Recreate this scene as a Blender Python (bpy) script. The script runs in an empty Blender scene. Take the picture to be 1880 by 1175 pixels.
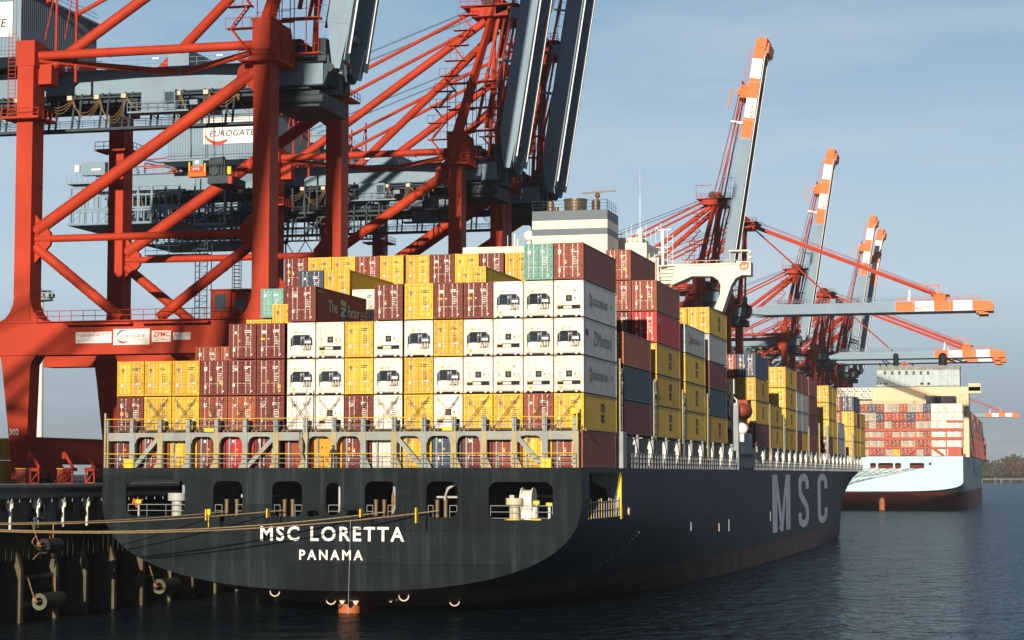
import bpy, math, random
from mathutils import Vector, Matrix
random.seed(7)
R = math.radians
scn = bpy.context.scene
COL = scn.collection
# ------------------------------------------------------------------ camera
CAM = Vector((35.05, -165.0, 11.9))
cd = bpy.data.cameras.new('camera'); cam = bpy.data.objects.new('camera', cd); COL.objects.link(cam)
cd.lens = 3840 / 1880 * 36; cd.sensor_width = 36; cd.clip_start = 1; cd.clip_end = 20000
cam.location = CAM; cam.rotation_euler = (R(90 + 4.207), 0, R(13.966))
scn.camera = cam
# ------------------------------------------------------------------ light
SUN_EL, SUN_AZ = 10.6, 2.7          # degrees above the horizon, degrees to starboard of dead astern
w = bpy.data.worlds.new('World'); scn.world = w; w.use_nodes = True
wn, wl = w.node_tree.nodes, w.node_tree.links
sky = wn.new('ShaderNodeTexSky'); sky.sky_type = 'NISHITA'; sky.sun_disc = False
sky.sun_elevation = R(SUN_EL); sky.sun_rotation = R(180 - SUN_AZ)
sky.air_density = 1.0; sky.dust_density = 0.6; sky.ozone_density = 1.6
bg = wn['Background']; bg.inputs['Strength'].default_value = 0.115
# thin high cloud: noise stretched along the horizon, mixed weakly into the sky
tc = wn.new('ShaderNodeTexCoord'); mp = wn.new('ShaderNodeMapping'); mp.inputs['Scale'].default_value = (1.6, 1.6, 9)
nz = wn.new('ShaderNodeTexNoise'); nz.inputs['Scale'].default_value = 3.4; nz.inputs['Detail'].default_value = 7; nz.inputs['Roughness'].default_value = .58
rp = wn.new('ShaderNodeValToRGB'); rp.color_ramp.elements[0].position = .44; rp.color_ramp.elements[1].position = .70
rp.color_ramp.elements[1].color = (.42, .42, .42, 1)
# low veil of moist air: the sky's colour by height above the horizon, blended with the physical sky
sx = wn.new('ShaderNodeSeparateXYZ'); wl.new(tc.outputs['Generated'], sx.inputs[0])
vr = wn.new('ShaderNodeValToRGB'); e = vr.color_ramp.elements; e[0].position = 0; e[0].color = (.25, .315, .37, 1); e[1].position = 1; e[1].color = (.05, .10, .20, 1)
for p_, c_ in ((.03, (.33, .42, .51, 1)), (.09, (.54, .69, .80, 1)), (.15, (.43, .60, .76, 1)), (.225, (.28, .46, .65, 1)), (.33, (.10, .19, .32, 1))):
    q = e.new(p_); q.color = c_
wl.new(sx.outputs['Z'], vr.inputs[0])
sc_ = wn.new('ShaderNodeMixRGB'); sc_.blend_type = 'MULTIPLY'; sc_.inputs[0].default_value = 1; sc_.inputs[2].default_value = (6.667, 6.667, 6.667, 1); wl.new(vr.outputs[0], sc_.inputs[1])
# the veil hangs over the far harbour; elsewhere the sky is dimmed and blued to weaken fill light in the shade
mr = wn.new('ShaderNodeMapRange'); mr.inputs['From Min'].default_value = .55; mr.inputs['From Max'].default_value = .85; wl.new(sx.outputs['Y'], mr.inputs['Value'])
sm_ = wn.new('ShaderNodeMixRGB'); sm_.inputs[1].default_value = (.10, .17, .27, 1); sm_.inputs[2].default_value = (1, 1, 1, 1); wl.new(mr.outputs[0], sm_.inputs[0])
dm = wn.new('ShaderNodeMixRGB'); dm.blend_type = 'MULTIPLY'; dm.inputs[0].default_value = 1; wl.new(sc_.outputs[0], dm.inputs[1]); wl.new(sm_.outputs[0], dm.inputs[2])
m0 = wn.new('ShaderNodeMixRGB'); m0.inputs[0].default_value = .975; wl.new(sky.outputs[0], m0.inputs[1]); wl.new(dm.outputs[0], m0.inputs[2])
mx = wn.new('ShaderNodeMixRGB'); mx.inputs[2].default_value = (4.4, 4.8, 5.2, 1)
wl.new(tc.outputs['Generated'], mp.inputs['Vector']); wl.new(mp.outputs[0], nz.inputs['Vector']); wl.new(nz.outputs['Fac'], rp.inputs[0])
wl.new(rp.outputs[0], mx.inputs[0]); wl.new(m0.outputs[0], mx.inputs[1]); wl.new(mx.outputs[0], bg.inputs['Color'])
sd = bpy.data.lights.new('sun', 'SUN'); sun = bpy.data.objects.new('sun', sd); COL.objects.link(sun)
sd.energy = 5.0; sd.angle = R(.5); sd.color = (1, .87, .70)
S = Vector((math.sin(R(SUN_AZ)), -math.cos(R(SUN_AZ)), math.tan(R(SUN_EL))))
sun.rotation_euler = S.to_track_quat('Z', 'Y').to_euler(); sun.location = (40, -200, 120)
scn.view_settings.view_transform = 'Standard'; scn.view_settings.look = 'None'
scn.view_settings.exposure = 0.3; scn.view_settings.gamma = 1
scn.cycles.max_bounces = 5; scn.cycles.diffuse_bounces = 2; scn.cycles.glossy_bounces = 3
scn.cycles.volume_bounces = 0; scn.cycles.use_denoising = True

# ------------------------------------------------------------------ inverse projection (plain geometry: where a sight line meets a plane)
_F = 3840.; _Y = math.atan(955 / 3840.); _P = math.atan(282.5 / _F)
def ray(x, y):
    a = (x - 940) / _F; u = (587.5 - y) / _F
    f = math.cos(_P) - u * math.sin(_P); z = math.sin(_P) + u * math.cos(_P)
    return a * math.cos(_Y) - f * math.sin(_Y), a * math.sin(_Y) + f * math.cos(_Y), z
def onY(x, y, Y):
    d = ray(x, y); t = (Y - CAM.y) / d[1]; return CAM.x + t * d[0], CAM.z + t * d[2]
def onX(x, y, X):
    d = ray(x, y); t = (X - CAM.x) / d[0]; return CAM.y + t * d[1], CAM.z + t * d[2]

# ------------------------------------------------------------------ materials
MATS = {}
def mat(name, col, rough=.55, metal=0., var=.12, streak=.0, streak_col=(.25, .12, .05), sscale=(2.5, 2.5, .25), nscale=.6, bump=0., objvar=0., spec=.25):
    """painted surface: base colour with soft mottling, vertical weather streaks of another colour, optional hue shift per object"""
    if name in MATS: return MATS[name]
    m = bpy.data.materials.new(name); m.use_nodes = True; N, L = m.node_tree.nodes, m.node_tree.links
    b = N['Principled BSDF']; b.inputs['Roughness'].default_value = rough; b.inputs['Metallic'].default_value = metal
    b.inputs['Specular IOR Level'].default_value = spec
    tc = N.new('ShaderNodeTexCoord'); n1 = N.new('ShaderNodeTexNoise'); n1.inputs['Scale'].default_value = nscale; n1.inputs['Detail'].default_value = 6
    L.new(tc.outputs['Object'], n1.inputs['Vector'])
    m1 = N.new('ShaderNodeMapRange'); m1.inputs['From Min'].default_value = .25; m1.inputs['From Max'].default_value = .75
    m1.inputs['To Min'].default_value = 1 - var; m1.inputs['To Max'].default_value = 1 + var
    L.new(n1.outputs['Fac'], m1.inputs['Value'])
    hs = N.new('ShaderNodeHueSaturation'); hs.inputs['Color'].default_value = (*col, 1)
    L.new(m1.outputs[0], hs.inputs['Value']); out = hs.outputs[0]
    if objvar:
        oi = N.new('ShaderNodeObjectInfo'); a = N.new('ShaderNodeMapRange')
        a.inputs['To Min'].default_value = 1 - objvar; a.inputs['To Max'].default_value = 1 + objvar * .6
        L.new(oi.outputs['Random'], a.inputs['Value']); h2 = N.new('ShaderNodeHueSaturation'); L.new(out, h2.inputs['Color']); L.new(a.outputs[0], h2.inputs['Value'])
        a2 = N.new('ShaderNodeMapRange'); a2.inputs['To Min'].default_value = .492; a2.inputs['To Max'].default_value = .508; L.new(oi.outputs['Random'], a2.inputs['Value'])
        L.new(a2.outputs[0], h2.inputs['Hue']); out = h2.outputs[0]
    if streak:
        mp = N.new('ShaderNodeMapping'); mp.inputs['Scale'].default_value = sscale
        L.new(tc.outputs['Object'], mp.inputs['Vector'])
        n2 = N.new('ShaderNodeTexNoise'); n2.inputs['Scale'].default_value = 1.; n2.inputs['Detail'].default_value = 5; n2.inputs['Roughness'].default_value = .65
        L.new(mp.outputs[0], n2.inputs['Vector'])
        r2 = N.new('ShaderNodeMapRange'); r2.inputs['From Min'].default_value = .5; r2.inputs['From Max'].default_value = .78; r2.inputs['To Max'].default_value = streak
        L.new(n2.outputs['Fac'], r2.inputs['Value']); mm = N.new('ShaderNodeMixRGB'); mm.inputs[2].default_value = (*streak_col, 1)
        L.new(r2.outputs[0], mm.inputs[0]); L.new(out, mm.inputs[1]); out = mm.outputs[0]
    L.new(out, b.inputs['Base Color'])
    if bump:
        bn = N.new('ShaderNodeBump'); bn.inputs['Strength'].default_value = bump; bn.inputs['Distance'].default_value = .05
        L.new(n1.outputs['Fac'], bn.inputs['Height']); L.new(bn.outputs[0], b.inputs['Normal'])
    MATS[name] = m; return m
RUST = (.22, .09, .035)
def cpaint(name, col, rust=.45, rough=.5):
    return mat(name, col, rough, var=.14, streak=rust, streak_col=RUST, sscale=(3.2, 3.2, .55), nscale=1.3, objvar=.16)
C = dict(
    yellow=cpaint('yellow container paint', (.64, .40, .025)), maroon=cpaint('maroon container paint', (.155, .026, .022)),
    brown=cpaint('oxide brown container paint', (.25, .055, .03)), orange=cpaint('rust orange container paint', (.36, .095, .035)),
    red=cpaint('bright red container paint', (.48, .022, .03)), white=cpaint('white container paint', (.76, .73, .66), .55),
    navy=cpaint('navy container paint', (.035, .065, .12)), teal=cpaint('teal container paint', (.15, .36, .32)),
    grey=cpaint('pale grey container paint', (.44, .45, .44), .3), olive=cpaint('amber container paint', (.72, .38, .02), .7))
BAR = mat('galvanised lock bar', (.5, .46, .4), .45, .2, streak=.4, streak_col=RUST)
MWHITE = mat('white lettering', (.82, .8, .76), .6, var=.05)
MBLACK = mat('black lettering', (.02, .02, .022), .6)
MORANGE = mat('amber sticker', (.85, .38, .02), .6)
MCYAN = mat('aqua sticker', (.25, .6, .5), .6)
MBLUE = mat('blue lettering', (.02, .06, .2), .6)
MREDL = mat('red lettering', (.7, .05, .02), .6)
DARKP = mat('dark machinery panel', (.024, .040, .062), .7, spec=.1, objvar=.45)
BLACK = mat('black recess', (.012, .012, .014), .7)
HULL = mat('dark slate hull paint', (.0095, .0145, .018), .7, var=.3, streak=.6, streak_col=(.042, .058, .068), sscale=(1.3, .9, .07), nscale=.25, spec=.08)
HULLS = mat('dark slate hull side paint', (.014, .028, .042), .6, var=.22, streak=.35, streak_col=(.04, .05, .06), sscale=(.9, .35, .05), nscale=.2, spec=.2)
BOOT = mat('worn antifouling paint', (.10, .058, .048), .7, var=.35, streak=.8, streak_col=(.03, .028, .026), sscale=(.5, .25, .5), nscale=.35)
CREAM = mat('cream superstructure paint', (.72, .67, .56), .5, var=.05, streak=.25, streak_col=(.4, .28, .15), sscale=(1, 1, .1))
LASH = mat('weathered lashing frame paint', (.25, .29, .29), .6, var=.2, streak=1., streak_col=(.44, .29, .10), sscale=(3.2, 2.0, .5))
GREYS = mat('grey deck steel paint', (.26, .30, .32), .55, var=.2, streak=.5, streak_col=RUST)
YEL = mat('safety yellow paint', (.75, .5, .02), .5, var=.15)
STEEL = mat('bare brown steel', (.17, .12, .075), .5, .3)
CRED = mat('crane red paint', (.42, .040, .014), .62, var=.18, streak=.55, streak_col=(.25, .03, .012), sscale=(.5, .5, .08), nscale=.18, spec=.2)
CBLUE = mat('crane blue grey paint', (.20, .29, .37), .6, var=.1, streak=.25, streak_col=(.16, .2, .22), sscale=(.6, .6, .1), nscale=.2)
CDARK = mat('crane dark grey steel', (.05, .07, .085), .7, var=.2, spec=.15)
CORA = mat('crane orange paint', (.75, .14, .015), .5, var=.08)
CWHI = mat('crane white paint', (.78, .78, .76), .5, var=.05)
ROPE = mat('mooring rope', (.27, .19, .10), .9, var=.3, nscale=6)
GLASS = mat('tinted window glass', (.05, .08, .1), .12, spec=.8)
CONC = mat('quay concrete', (.13, .13, .125), .85, var=.35, streak=.4, streak_col=(.05, .05, .045), nscale=.3)

def add_plates(m, ax=(1., 1.), w=9., h=2.3, amt=.22):
    """shell plating: faint tone differences from plate to plate and thin welded seams, laid out in metres on the surface"""
    N, L = m.node_tree.nodes, m.node_tree.links; b = N['Principled BSDF']; src = b.inputs['Base Color'].links[0].from_socket
    tc = N.new('ShaderNodeTexCoord'); sp = N.new('ShaderNodeSeparateXYZ'); L.new(tc.outputs['Object'], sp.inputs[0])
    ad = N.new('ShaderNodeMath'); ad.operation = 'ADD'; L.new(sp.outputs['X'], ad.inputs[0]); L.new(sp.outputs['Y'], ad.inputs[1]); cb = N.new('ShaderNodeCombineXYZ'); L.new(ad.outputs[0], cb.inputs[0]); L.new(sp.outputs['Z'], cb.inputs[1])
    br = N.new('ShaderNodeTexBrick'); br.inputs['Scale'].default_value = 1; br.inputs['Brick Width'].default_value = w; br.inputs['Row Height'].default_value = h; br.inputs['Mortar Size'].default_value = .03; br.inputs['Mortar Smooth'].default_value = .3
    br.inputs['Color1'].default_value = (1 - amt, 1 - amt, 1 - amt, 1); br.inputs['Color2'].default_value = (1 + amt, 1 + amt, 1 + amt, 1); br.inputs['Mortar'].default_value = (1.5, 1.5, 1.5, 1); L.new(cb.outputs[0], br.inputs['Vector'])
    mm = N.new('ShaderNodeMixRGB'); mm.blend_type = 'MULTIPLY'; mm.inputs[0].default_value = 1; L.new(src, mm.inputs[1]); L.new(br.outputs['Color'], mm.inputs[2]); out = mm.outputs[0]
    # fender scuffs: long pale horizontal scratches
    mp = N.new('ShaderNodeMapping'); mp.inputs['Scale'].default_value = (.12, 1.5, 1); L.new(cb.outputs[0], mp.inputs['Vector']); nz = N.new('ShaderNodeTexNoise'); nz.inputs['Scale'].default_value = 1; nz.inputs['Detail'].default_value = 8; nz.inputs['Roughness'].default_value = .75; L.new(mp.outputs[0], nz.inputs['Vector'])
    mr = N.new('ShaderNodeMapRange'); mr.inputs['From Min'].default_value = .60; mr.inputs['From Max'].default_value = .72; mr.inputs['To Max'].default_value = .5; L.new(nz.outputs['Fac'], mr.inputs['Value'])
    m2 = N.new('ShaderNodeMixRGB'); m2.inputs[2].default_value = (.05, .06, .065, 1); L.new(mr.outputs[0], m2.inputs[0]); L.new(out, m2.inputs[1]); L.new(m2.outputs[0], b.inputs['Base Color'])
add_plates(HULL, h=2.37, w=6.5); add_plates(HULLS, h=2.5, w=11.)
# ------------------------------------------------------------------ mesh helper
class MB:
    def __init__(s): s.v = []; s.f = []; s.m = []; s.s = []
    def face(s, pts, mi=0, smooth=False):
        n = len(s.v); s.v += [tuple(p) for p in pts]; s.f.append(tuple(range(n, n + len(pts)))); s.m.append(mi); s.s.append(smooth)
    def raw(s, vs, fs, mi=0, smooth=False):
        n = len(s.v); s.v += [tuple(p) for p in vs]
        for f in fs: s.f.append(tuple(i + n for i in f)); s.m.append(mi); s.s.append(smooth)
    def box(s, x0, x1, y0, y1, z0, z1, mi=0):
        s.raw([(x0, y0, z0), (x1, y0, z0), (x1, y1, z0), (x0, y1, z0), (x0, y0, z1), (x1, y0, z1), (x1, y1, z1), (x0, y1, z1)],
              [(0, 3, 2, 1), (4, 5, 6, 7), (0, 1, 5, 4), (1, 2, 6, 5), (2, 3, 7, 6), (3, 0, 4, 7)], mi); return s
    def beam(s, p, q, w, h, mi=0, w2=None, h2=None):
        """rectangular bar from p to q; w across (horizontal), h along the other normal"""
        p, q = Vector(p), Vector(q); d = (q - p).normalized()
        up = Vector((0, 0, 1)) if abs(d.z) < .95 else Vector((0, 1, 0))
        a = d.cross(up).normalized(); b = a.cross(d).normalized()
        w2 = w if w2 is None else w2; h2 = h if h2 is None else h2
        v = []
        for c, ww, hh in ((p, w, h), (q, w2, h2)):
            for i, j in ((-1, -1), (1, -1), (1, 1), (-1, 1)): v.append(c + a * i * ww / 2 + b * j * hh / 2)
        s.raw(v, [(3, 2, 1, 0), (4, 5, 6, 7), (0, 1, 5, 4), (1, 2, 6, 5), (2, 3, 7, 6), (3, 0, 4, 7)], mi); return s
    def tube(s, p, q, r, n=8, mi=0, r2=None, caps=True):
        p, q = Vector(p), Vector(q); d = (q - p).normalized(); r2 = r if r2 is None else r2
        up = Vector((0, 0, 1)) if abs(d.z) < .95 else Vector((0, 1, 0)); a = d.cross(up).normalized(); b = a.cross(d)
        v = []
        for c, rr in ((p, r), (q, r2)):
            for k in range(n):
                t = 2 * math.pi * k / n; v.append(c + a * math.cos(t) * rr + b * math.sin(t) * rr)
        s.raw(v, [(k, (k + 1) % n, n + (k + 1) % n, n + k) for k in range(n)], mi, n > 6)
        if caps: s.raw(v[:n], [tuple(range(n - 1, -1, -1))], mi); s.raw(v[n:], [tuple(range(n))], mi)
        return s
    def path(s, pts, r, n=6, mi=0):
        pts = [Vector(p) for p in pts]; rings = []; base = len(s.v)
        for i, p in enumerate(pts):
            d = (pts[min(i + 1, len(pts) - 1)] - pts[max(i - 1, 0)]).normalized()
            up = Vector((0, 0, 1)) if abs(d.z) < .95 else Vector((0, 1, 0)); a = d.cross(up).normalized(); b = a.cross(d)
            for k in range(n):
                t = 2 * math.pi * k / n; s.v.append(tuple(p + a * math.cos(t) * r + b * math.sin(t) * r))
        for i in range(len(pts) - 1):
            for k in range(n):
                s.f.append((base + i * n + k, base + i * n + (k + 1) % n, base + (i + 1) * n + (k + 1) % n, base + (i + 1) * n + k)); s.m.append(mi); s.s.append(True)
        return s
    def prism(s, poly, axis, c0, c1, mi=0):
        """2-D outline extruded along an axis: 'y' takes (x,z), 'x' takes (y,z), 'z' takes (x,y)"""
        P = {'y': lambda a, b, c: (a, c, b), 'x': lambda a, b, c: (c, a, b), 'z': lambda a, b, c: (a, b, c)}[axis]; n = len(poly)
        s.raw([P(a, b, c0) for a, b in poly], [tuple(range(n))], mi); s.raw([P(a, b, c1) for a, b in poly], [tuple(range(n - 1, -1, -1))], mi)
        for i in range(n):
            a, b = poly[i], poly[(i + 1) % n]; s.raw([P(*a, c0), P(*a, c1), P(*b, c1), P(*b, c0)], [(0, 1, 2, 3)], mi)
        return s
    def sphere(s, c, r, mi=0, nu=12, nv=8, sc=(1, 1, 1)):
        vs = []
        for i in range(nv + 1):
            t = math.pi * i / nv
            for k in range(nu):
                u = 2 * math.pi * k / nu; vs.append((c[0] + r * sc[0] * math.sin(t) * math.cos(u), c[1] + r * sc[1] * math.sin(t) * math.sin(u), c[2] + r * sc[2] * math.cos(t)))
        s.raw(vs, [(i * nu + k, (i + 1) * nu + k, (i + 1) * nu + (k + 1) % nu, i * nu + (k + 1) % nu) for i in range(nv) for k in range(nu)], mi, True); return s
    def text(s, string, org, right, up, width=None, height=1., mi=0, bold=0., space=1., th=.0):
        """flat letters; org is the lower left corner, right/up unit vectors; fitted to width when given"""
        vs, fs, (x0, x1, y0, y1) = glyphs(string, bold, space)
        sy = height / max(y1 - y0, 1e-6); sx = sy if width is None else width / max(x1 - x0, 1e-6)
        o, r, u = Vector(org), Vector(right), Vector(up)
        s.raw([o + r * ((x - x0) * sx) + u * ((y - y0) * sy) for x, y in vs], fs, mi); return s
    def mesh(s, name, mats, off=(0, 0, 0)):
        me = bpy.data.meshes.new(name); ox, oy, oz = off
        me.from_pydata([(x - ox, y - oy, z - oz) for x, y, z in s.v], [], s.f)
        for m in (mats if isinstance(mats, (list, tuple)) else [mats]): me.materials.append(m)
        me.polygons.foreach_set('material_index', s.m); me.polygons.foreach_set('use_smooth', s.s); me.update(); return me
    def build(s, name, mats, parent=None, off=None):
        if off is None: off = tuple(parent_origin(parent)) if parent else (0, 0, 0)
        o = bpy.data.objects.new(name, s.mesh(name, mats, off)); COL.objects.link(o)
        if parent: o.parent = parent
        elif off != (0, 0, 0): o.location = off
        return o
def parent_origin(p):
    v = Vector((0, 0, 0))
    while p is not None: v += p.location; p = p.parent
    return v
_G = {}
def glyphs(string, bold=0., space=1.):
    k = (string, bold, space)
    if k not in _G:
        cu = bpy.data.curves.new('lettering', 'FONT'); cu.body = string; cu.offset = bold; cu.space_character = space; cu.resolution_u = 3; cu.fill_mode = 'FRONT' if hasattr(cu, 'fill_mode') else 'BOTH'
        ob = bpy.data.objects.new('lettering', cu); me = ob.to_mesh()
        vs = [(v.co.x, v.co.y) for v in me.vertices]; fs = [tuple(p.vertices) for p in me.polygons]
        ob.to_mesh_clear(); bpy.data.objects.remove(ob); bpy.data.curves.remove(cu)
        if not vs: vs = [(0, 0), (1, 0), (1, 1)]; fs = []
        xs = [a for a, b in vs]; ys = [b for a, b in vs]; _G[k] = (vs, fs, (min(xs), max(xs), min(ys), max(ys)))
    return _G[k]
def put(name, me, parent, loc=(0, 0, 0)):
    o = bpy.data.objects.new(name, me); COL.objects.link(o); o.parent = parent; o.location = loc; return o
def thing(name, label, cat, loc=(0, 0, 0), group=None):
    o = bpy.data.objects.new(name, None); COL.objects.link(o); o.location = loc; o.empty_display_size = .5
    o['label'] = label; o['category'] = cat
    if group: o['group'] = group
    return o
def tag(o, label, cat, group=None, kind=None):
    if label: o['label'] = label
    if cat: o['category'] = cat
    if group: o['group'] = group
    if kind: o['kind'] = kind
    return o
def structure(o): o['kind'] = 'structure'; return o
def arc(cx, cz, r, a0, a1, n=6): return [(cx + r * math.cos(R(a0 + (a1 - a0) * i / n)), cz + r * math.sin(R(a0 + (a1 - a0) * i / n))) for i in range(n + 1)]
def rrect(x0, x1, z0, z1, r, n=5):
    return arc(x1 - r, z1 - r, r, 0, 90, n) + arc(x0 + r, z1 - r, r, 90, 180, n) + arc(x0 + r, z0 + r, r, 180, 270, n) + arc(x1 - r, z0 + r, r, 270, 360, n)
def plate_with_holes(outer, holes, Y, th):
    """a flat plate in the XZ plane at depth Y with openings, as (verts, faces) through a filled 2-D curve"""
    cu = bpy.data.curves.new('plate', 'CURVE'); cu.dimensions = '2D'; cu.fill_mode = 'BOTH'; cu.extrude = th / 2
    for pl in [outer] + holes:
        sp = cu.splines.new('POLY'); sp.points.add(len(pl) - 1); sp.use_cyclic_u = True
        for i, (a, b) in enumerate(pl): sp.points[i].co = (a, b, 0, 1)
    ob = bpy.data.objects.new('plate', cu); me = ob.to_mesh()
    vs = [(v.co.x, Y + th / 2 - v.co.z, v.co.y) for v in me.vertices]; fs = [tuple(p.vertices) for p in me.polygons]
    ob.to_mesh_clear(); bpy.data.objects.remove(ob); bpy.data.curves.remove(cu); return vs, fs
ORD = ['zero', 'first', 'second', 'third', 'fourth', 'fifth', 'sixth', 'seventh', 'eighth', 'ninth', 'tenth', 'eleventh', 'twelfth', 'thirteenth', 'fourteenth', 'fifteenth', 'sixteenth']

# ------------------------------------------------------------------ setting: water, quay ground, far shore
def water():
    m = bpy.data.materials.new('harbour water'); m.use_nodes = True; N, L = m.node_tree.nodes, m.node_tree.links; N.remove(N['Principled BSDF'])
    df = N.new('ShaderNodeBsdfDiffuse'); df.inputs['Color'].default_value = (.004, .012, .020, 1)
    gl = N.new('ShaderNodeBsdfGlossy'); gl.inputs['Color'].default_value = (.47, .60, .71, 1); gl.inputs['Roughness'].default_value = .12
    fr = N.new('ShaderNodeFresnel'); fr.inputs['IOR'].default_value = 1.33; ms = N.new('ShaderNodeMixShader')
    L.new(fr.outputs[0], ms.inputs[0]); L.new(df.outputs[0], ms.inputs[1]); L.new(gl.outputs[0], ms.inputs[2]); L.new(ms.outputs[0], N['Material Output'].inputs['Surface'])
    tc = N.new('ShaderNodeTexCoord'); h = None
    for sc, st, rot, d in (((.32, .26, 1), 1.0, 25, 3), ((.9, .75, 1), .42, -20, 4), ((.07, .045, 1), 1.3, 10, 2)):
        mp = N.new('ShaderNodeMapping'); mp.inputs['Scale'].default_value = sc; mp.inputs['Rotation'].default_value = (0, 0, R(rot)); L.new(tc.outputs['Object'], mp.inputs['Vector'])
        n = N.new('ShaderNodeTexNoise'); n.inputs['Scale'].default_value = 1; n.inputs['Detail'].default_value = d; n.inputs['Roughness'].default_value = .55; L.new(mp.outputs[0], n.inputs['Vector'])
        k = N.new('ShaderNodeMath'); k.operation = 'MULTIPLY'; k.inputs[1].default_value = st; L.new(n.outputs['Fac'], k.inputs[0])
        if h is None: h = k.outputs[0]
        else:
            a = N.new('ShaderNodeMath'); a.operation = 'ADD'; L.new(h, a.inputs[0]); L.new(k.outputs[0], a.inputs[1]); h = a.outputs[0]
    bp = N.new('ShaderNodeBump'); bp.inputs['Strength'].default_value = 1.; bp.inputs['Distance'].default_value = 1.1; L.new(h, bp.inputs['Height'])
    for n_ in (df, gl, fr): L.new(bp.outputs[0], n_.inputs['Normal'])
    return m
b = MB(); b.face([(-3000, -900, 0), (6000, -900, 0), (6000, 9000, 0), (-3000, 9000, 0)])
structure(b.build('water', water()))
QX = -44.0
ASPH = mat('quay asphalt', (.055, .055, .057), .9, var=.3, nscale=.1)
b = MB(); b.face([(-1500, -700, 10.8), (QX - 1.4, -700, 10.8), (QX - 1.4, 2200, 10.8), (-1500, 2200, 10.8)])
structure(b.build('quay_ground', ASPH))
# ------------------------------------------------------------------ hull of a container ship (lofted, real breadth and depth)
def lerp_tab(t, x):
    if x <= t[0][0]: return t[0][1]
    for (a, b), (c, d) in zip(t, t[1:]):
        if x <= c: return b + (d - b) * (x - a) / (c - a)
    return t[-1][1]
def smooth_tab(t, x):
    for (a, b), (c, d) in zip(t, t[1:]):
        if a <= x <= c:
            u = (x - a) / (c - a); u = u * u * (3 - 2 * u) * .35 + u * .65; return b + (d - b) * u
    return t[0][1] if x < t[0][0] else t[-1][1]
def hull_b(P, Y, z):
    bd = smooth_tab(P['bd'], Y)
    if Y >= P['yfull']:
        wl = smooth_tab(P['wl'], Y); 
        if z <= 0: return wl * max(0, 1 + z / 12) ** .5
        return wl + (bd - wl) * (z / P['deck']) ** 1.25
    zb, zr, n = smooth_tab(P['zb'], Y), P['zr'], P['n']
    if z >= zr: return bd
    u = (zr - z) / (zr - zb)
    return bd * max(0., 1 - u ** n) ** (1 / n)
def hull_rows(P, Y):
    zb = max(smooth_tab(P['zb'], Y), -3.) if Y < P['yfull'] else -3.
    bt, lo, up = P['boot'], P['open'][2], P['open'][3]
    b = min(zb, bt - .15)
    r = [b + (bt - b) * (k / 5) ** 2 for k in range(5)]
    r += [bt + (lo - bt) * (k / 7) ** 1.15 for k in range(7)]
    return r + [lo, P['zr'] if P['zr'] > lo + .2 else lo + .5, up, P['deck']]
def make_hull(P, root, mside, mboot, mtrans):
    xc = P['xc']; y0, y1, zlo, zup = P['open']
    st = P['stations']; h = MB()
    grid = [[(hull_b(P, Y, z), Y, z) for z in hull_rows(P, Y)] for Y in st]
    nr = len(grid[0])
    for sgn in (1, -1):
        for i in range(len(st) - 1):
            for j in range(nr - 1):
                if st[i] >= y0 - .01 and st[i + 1] <= y1 + .01 and nr - 4 <= j <= nr - 3: continue
                q = [grid[i][j], grid[i + 1][j], grid[i + 1][j + 1], grid[i][j + 1]]
                q = [(xc + sgn * a, b, c) for a, b, c in q]
                if sgn < 0: q.reverse()
                zm = sum(c[2] for c in q) / 4
                h.face(q, 1 if zm < P['boot'] else 0, True)
        for i in range(len(st) - 1):      # bottom closing strip
            a, b = grid[i][0], grid[i + 1][0]
            q = [(xc, a[1], a[2]), (xc, b[1], b[2]), (xc + sgn * b[0], b[1], b[2]), (xc + sgn * a[0], a[1], a[2])]
            if sgn < 0: q.reverse()
            h.face(q, 1)
    hull = h.build('hull', [mside, mboot], root)
    me = hull.data; bm = __import__('bmesh').new(); bm.from_mesh(me); __import__('bmesh').ops.remove_doubles(bm, verts=bm.verts, dist=.004); bm.to_mesh(me); bm.free()
    d = MB(); dz = P['deck'] - .03
    for i in range(len(st) - 1):
        a, b = grid[i][-1][0] - .05, grid[i + 1][-1][0] - .05
        d.face([(xc - a, st[i], dz), (xc + a, st[i], dz), (xc + b, st[i + 1], dz), (xc - b, st[i + 1], dz)])
    d.build('deck', P.get('deckmat', GREYS), root)
    Y = st[0]; zb = smooth_tab(P['zb'], Y); zs = [zb + (P['zr'] - zb) * (1 - math.cos(R(90 * k / 26))) for k in range(27)] + [P['deck']]
    right = [(xc + hull_b(P, Y, z), z) for z in zs]; left = [(2 * xc - x, z) for x, z in reversed(right[1:])]
    vs, fs = plate_with_holes(right + left, P['holes'], Y - .12, .22)
    t = MB(); t.raw(vs, fs, 0); return hull, t.build('transom', mtrans, root)

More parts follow.
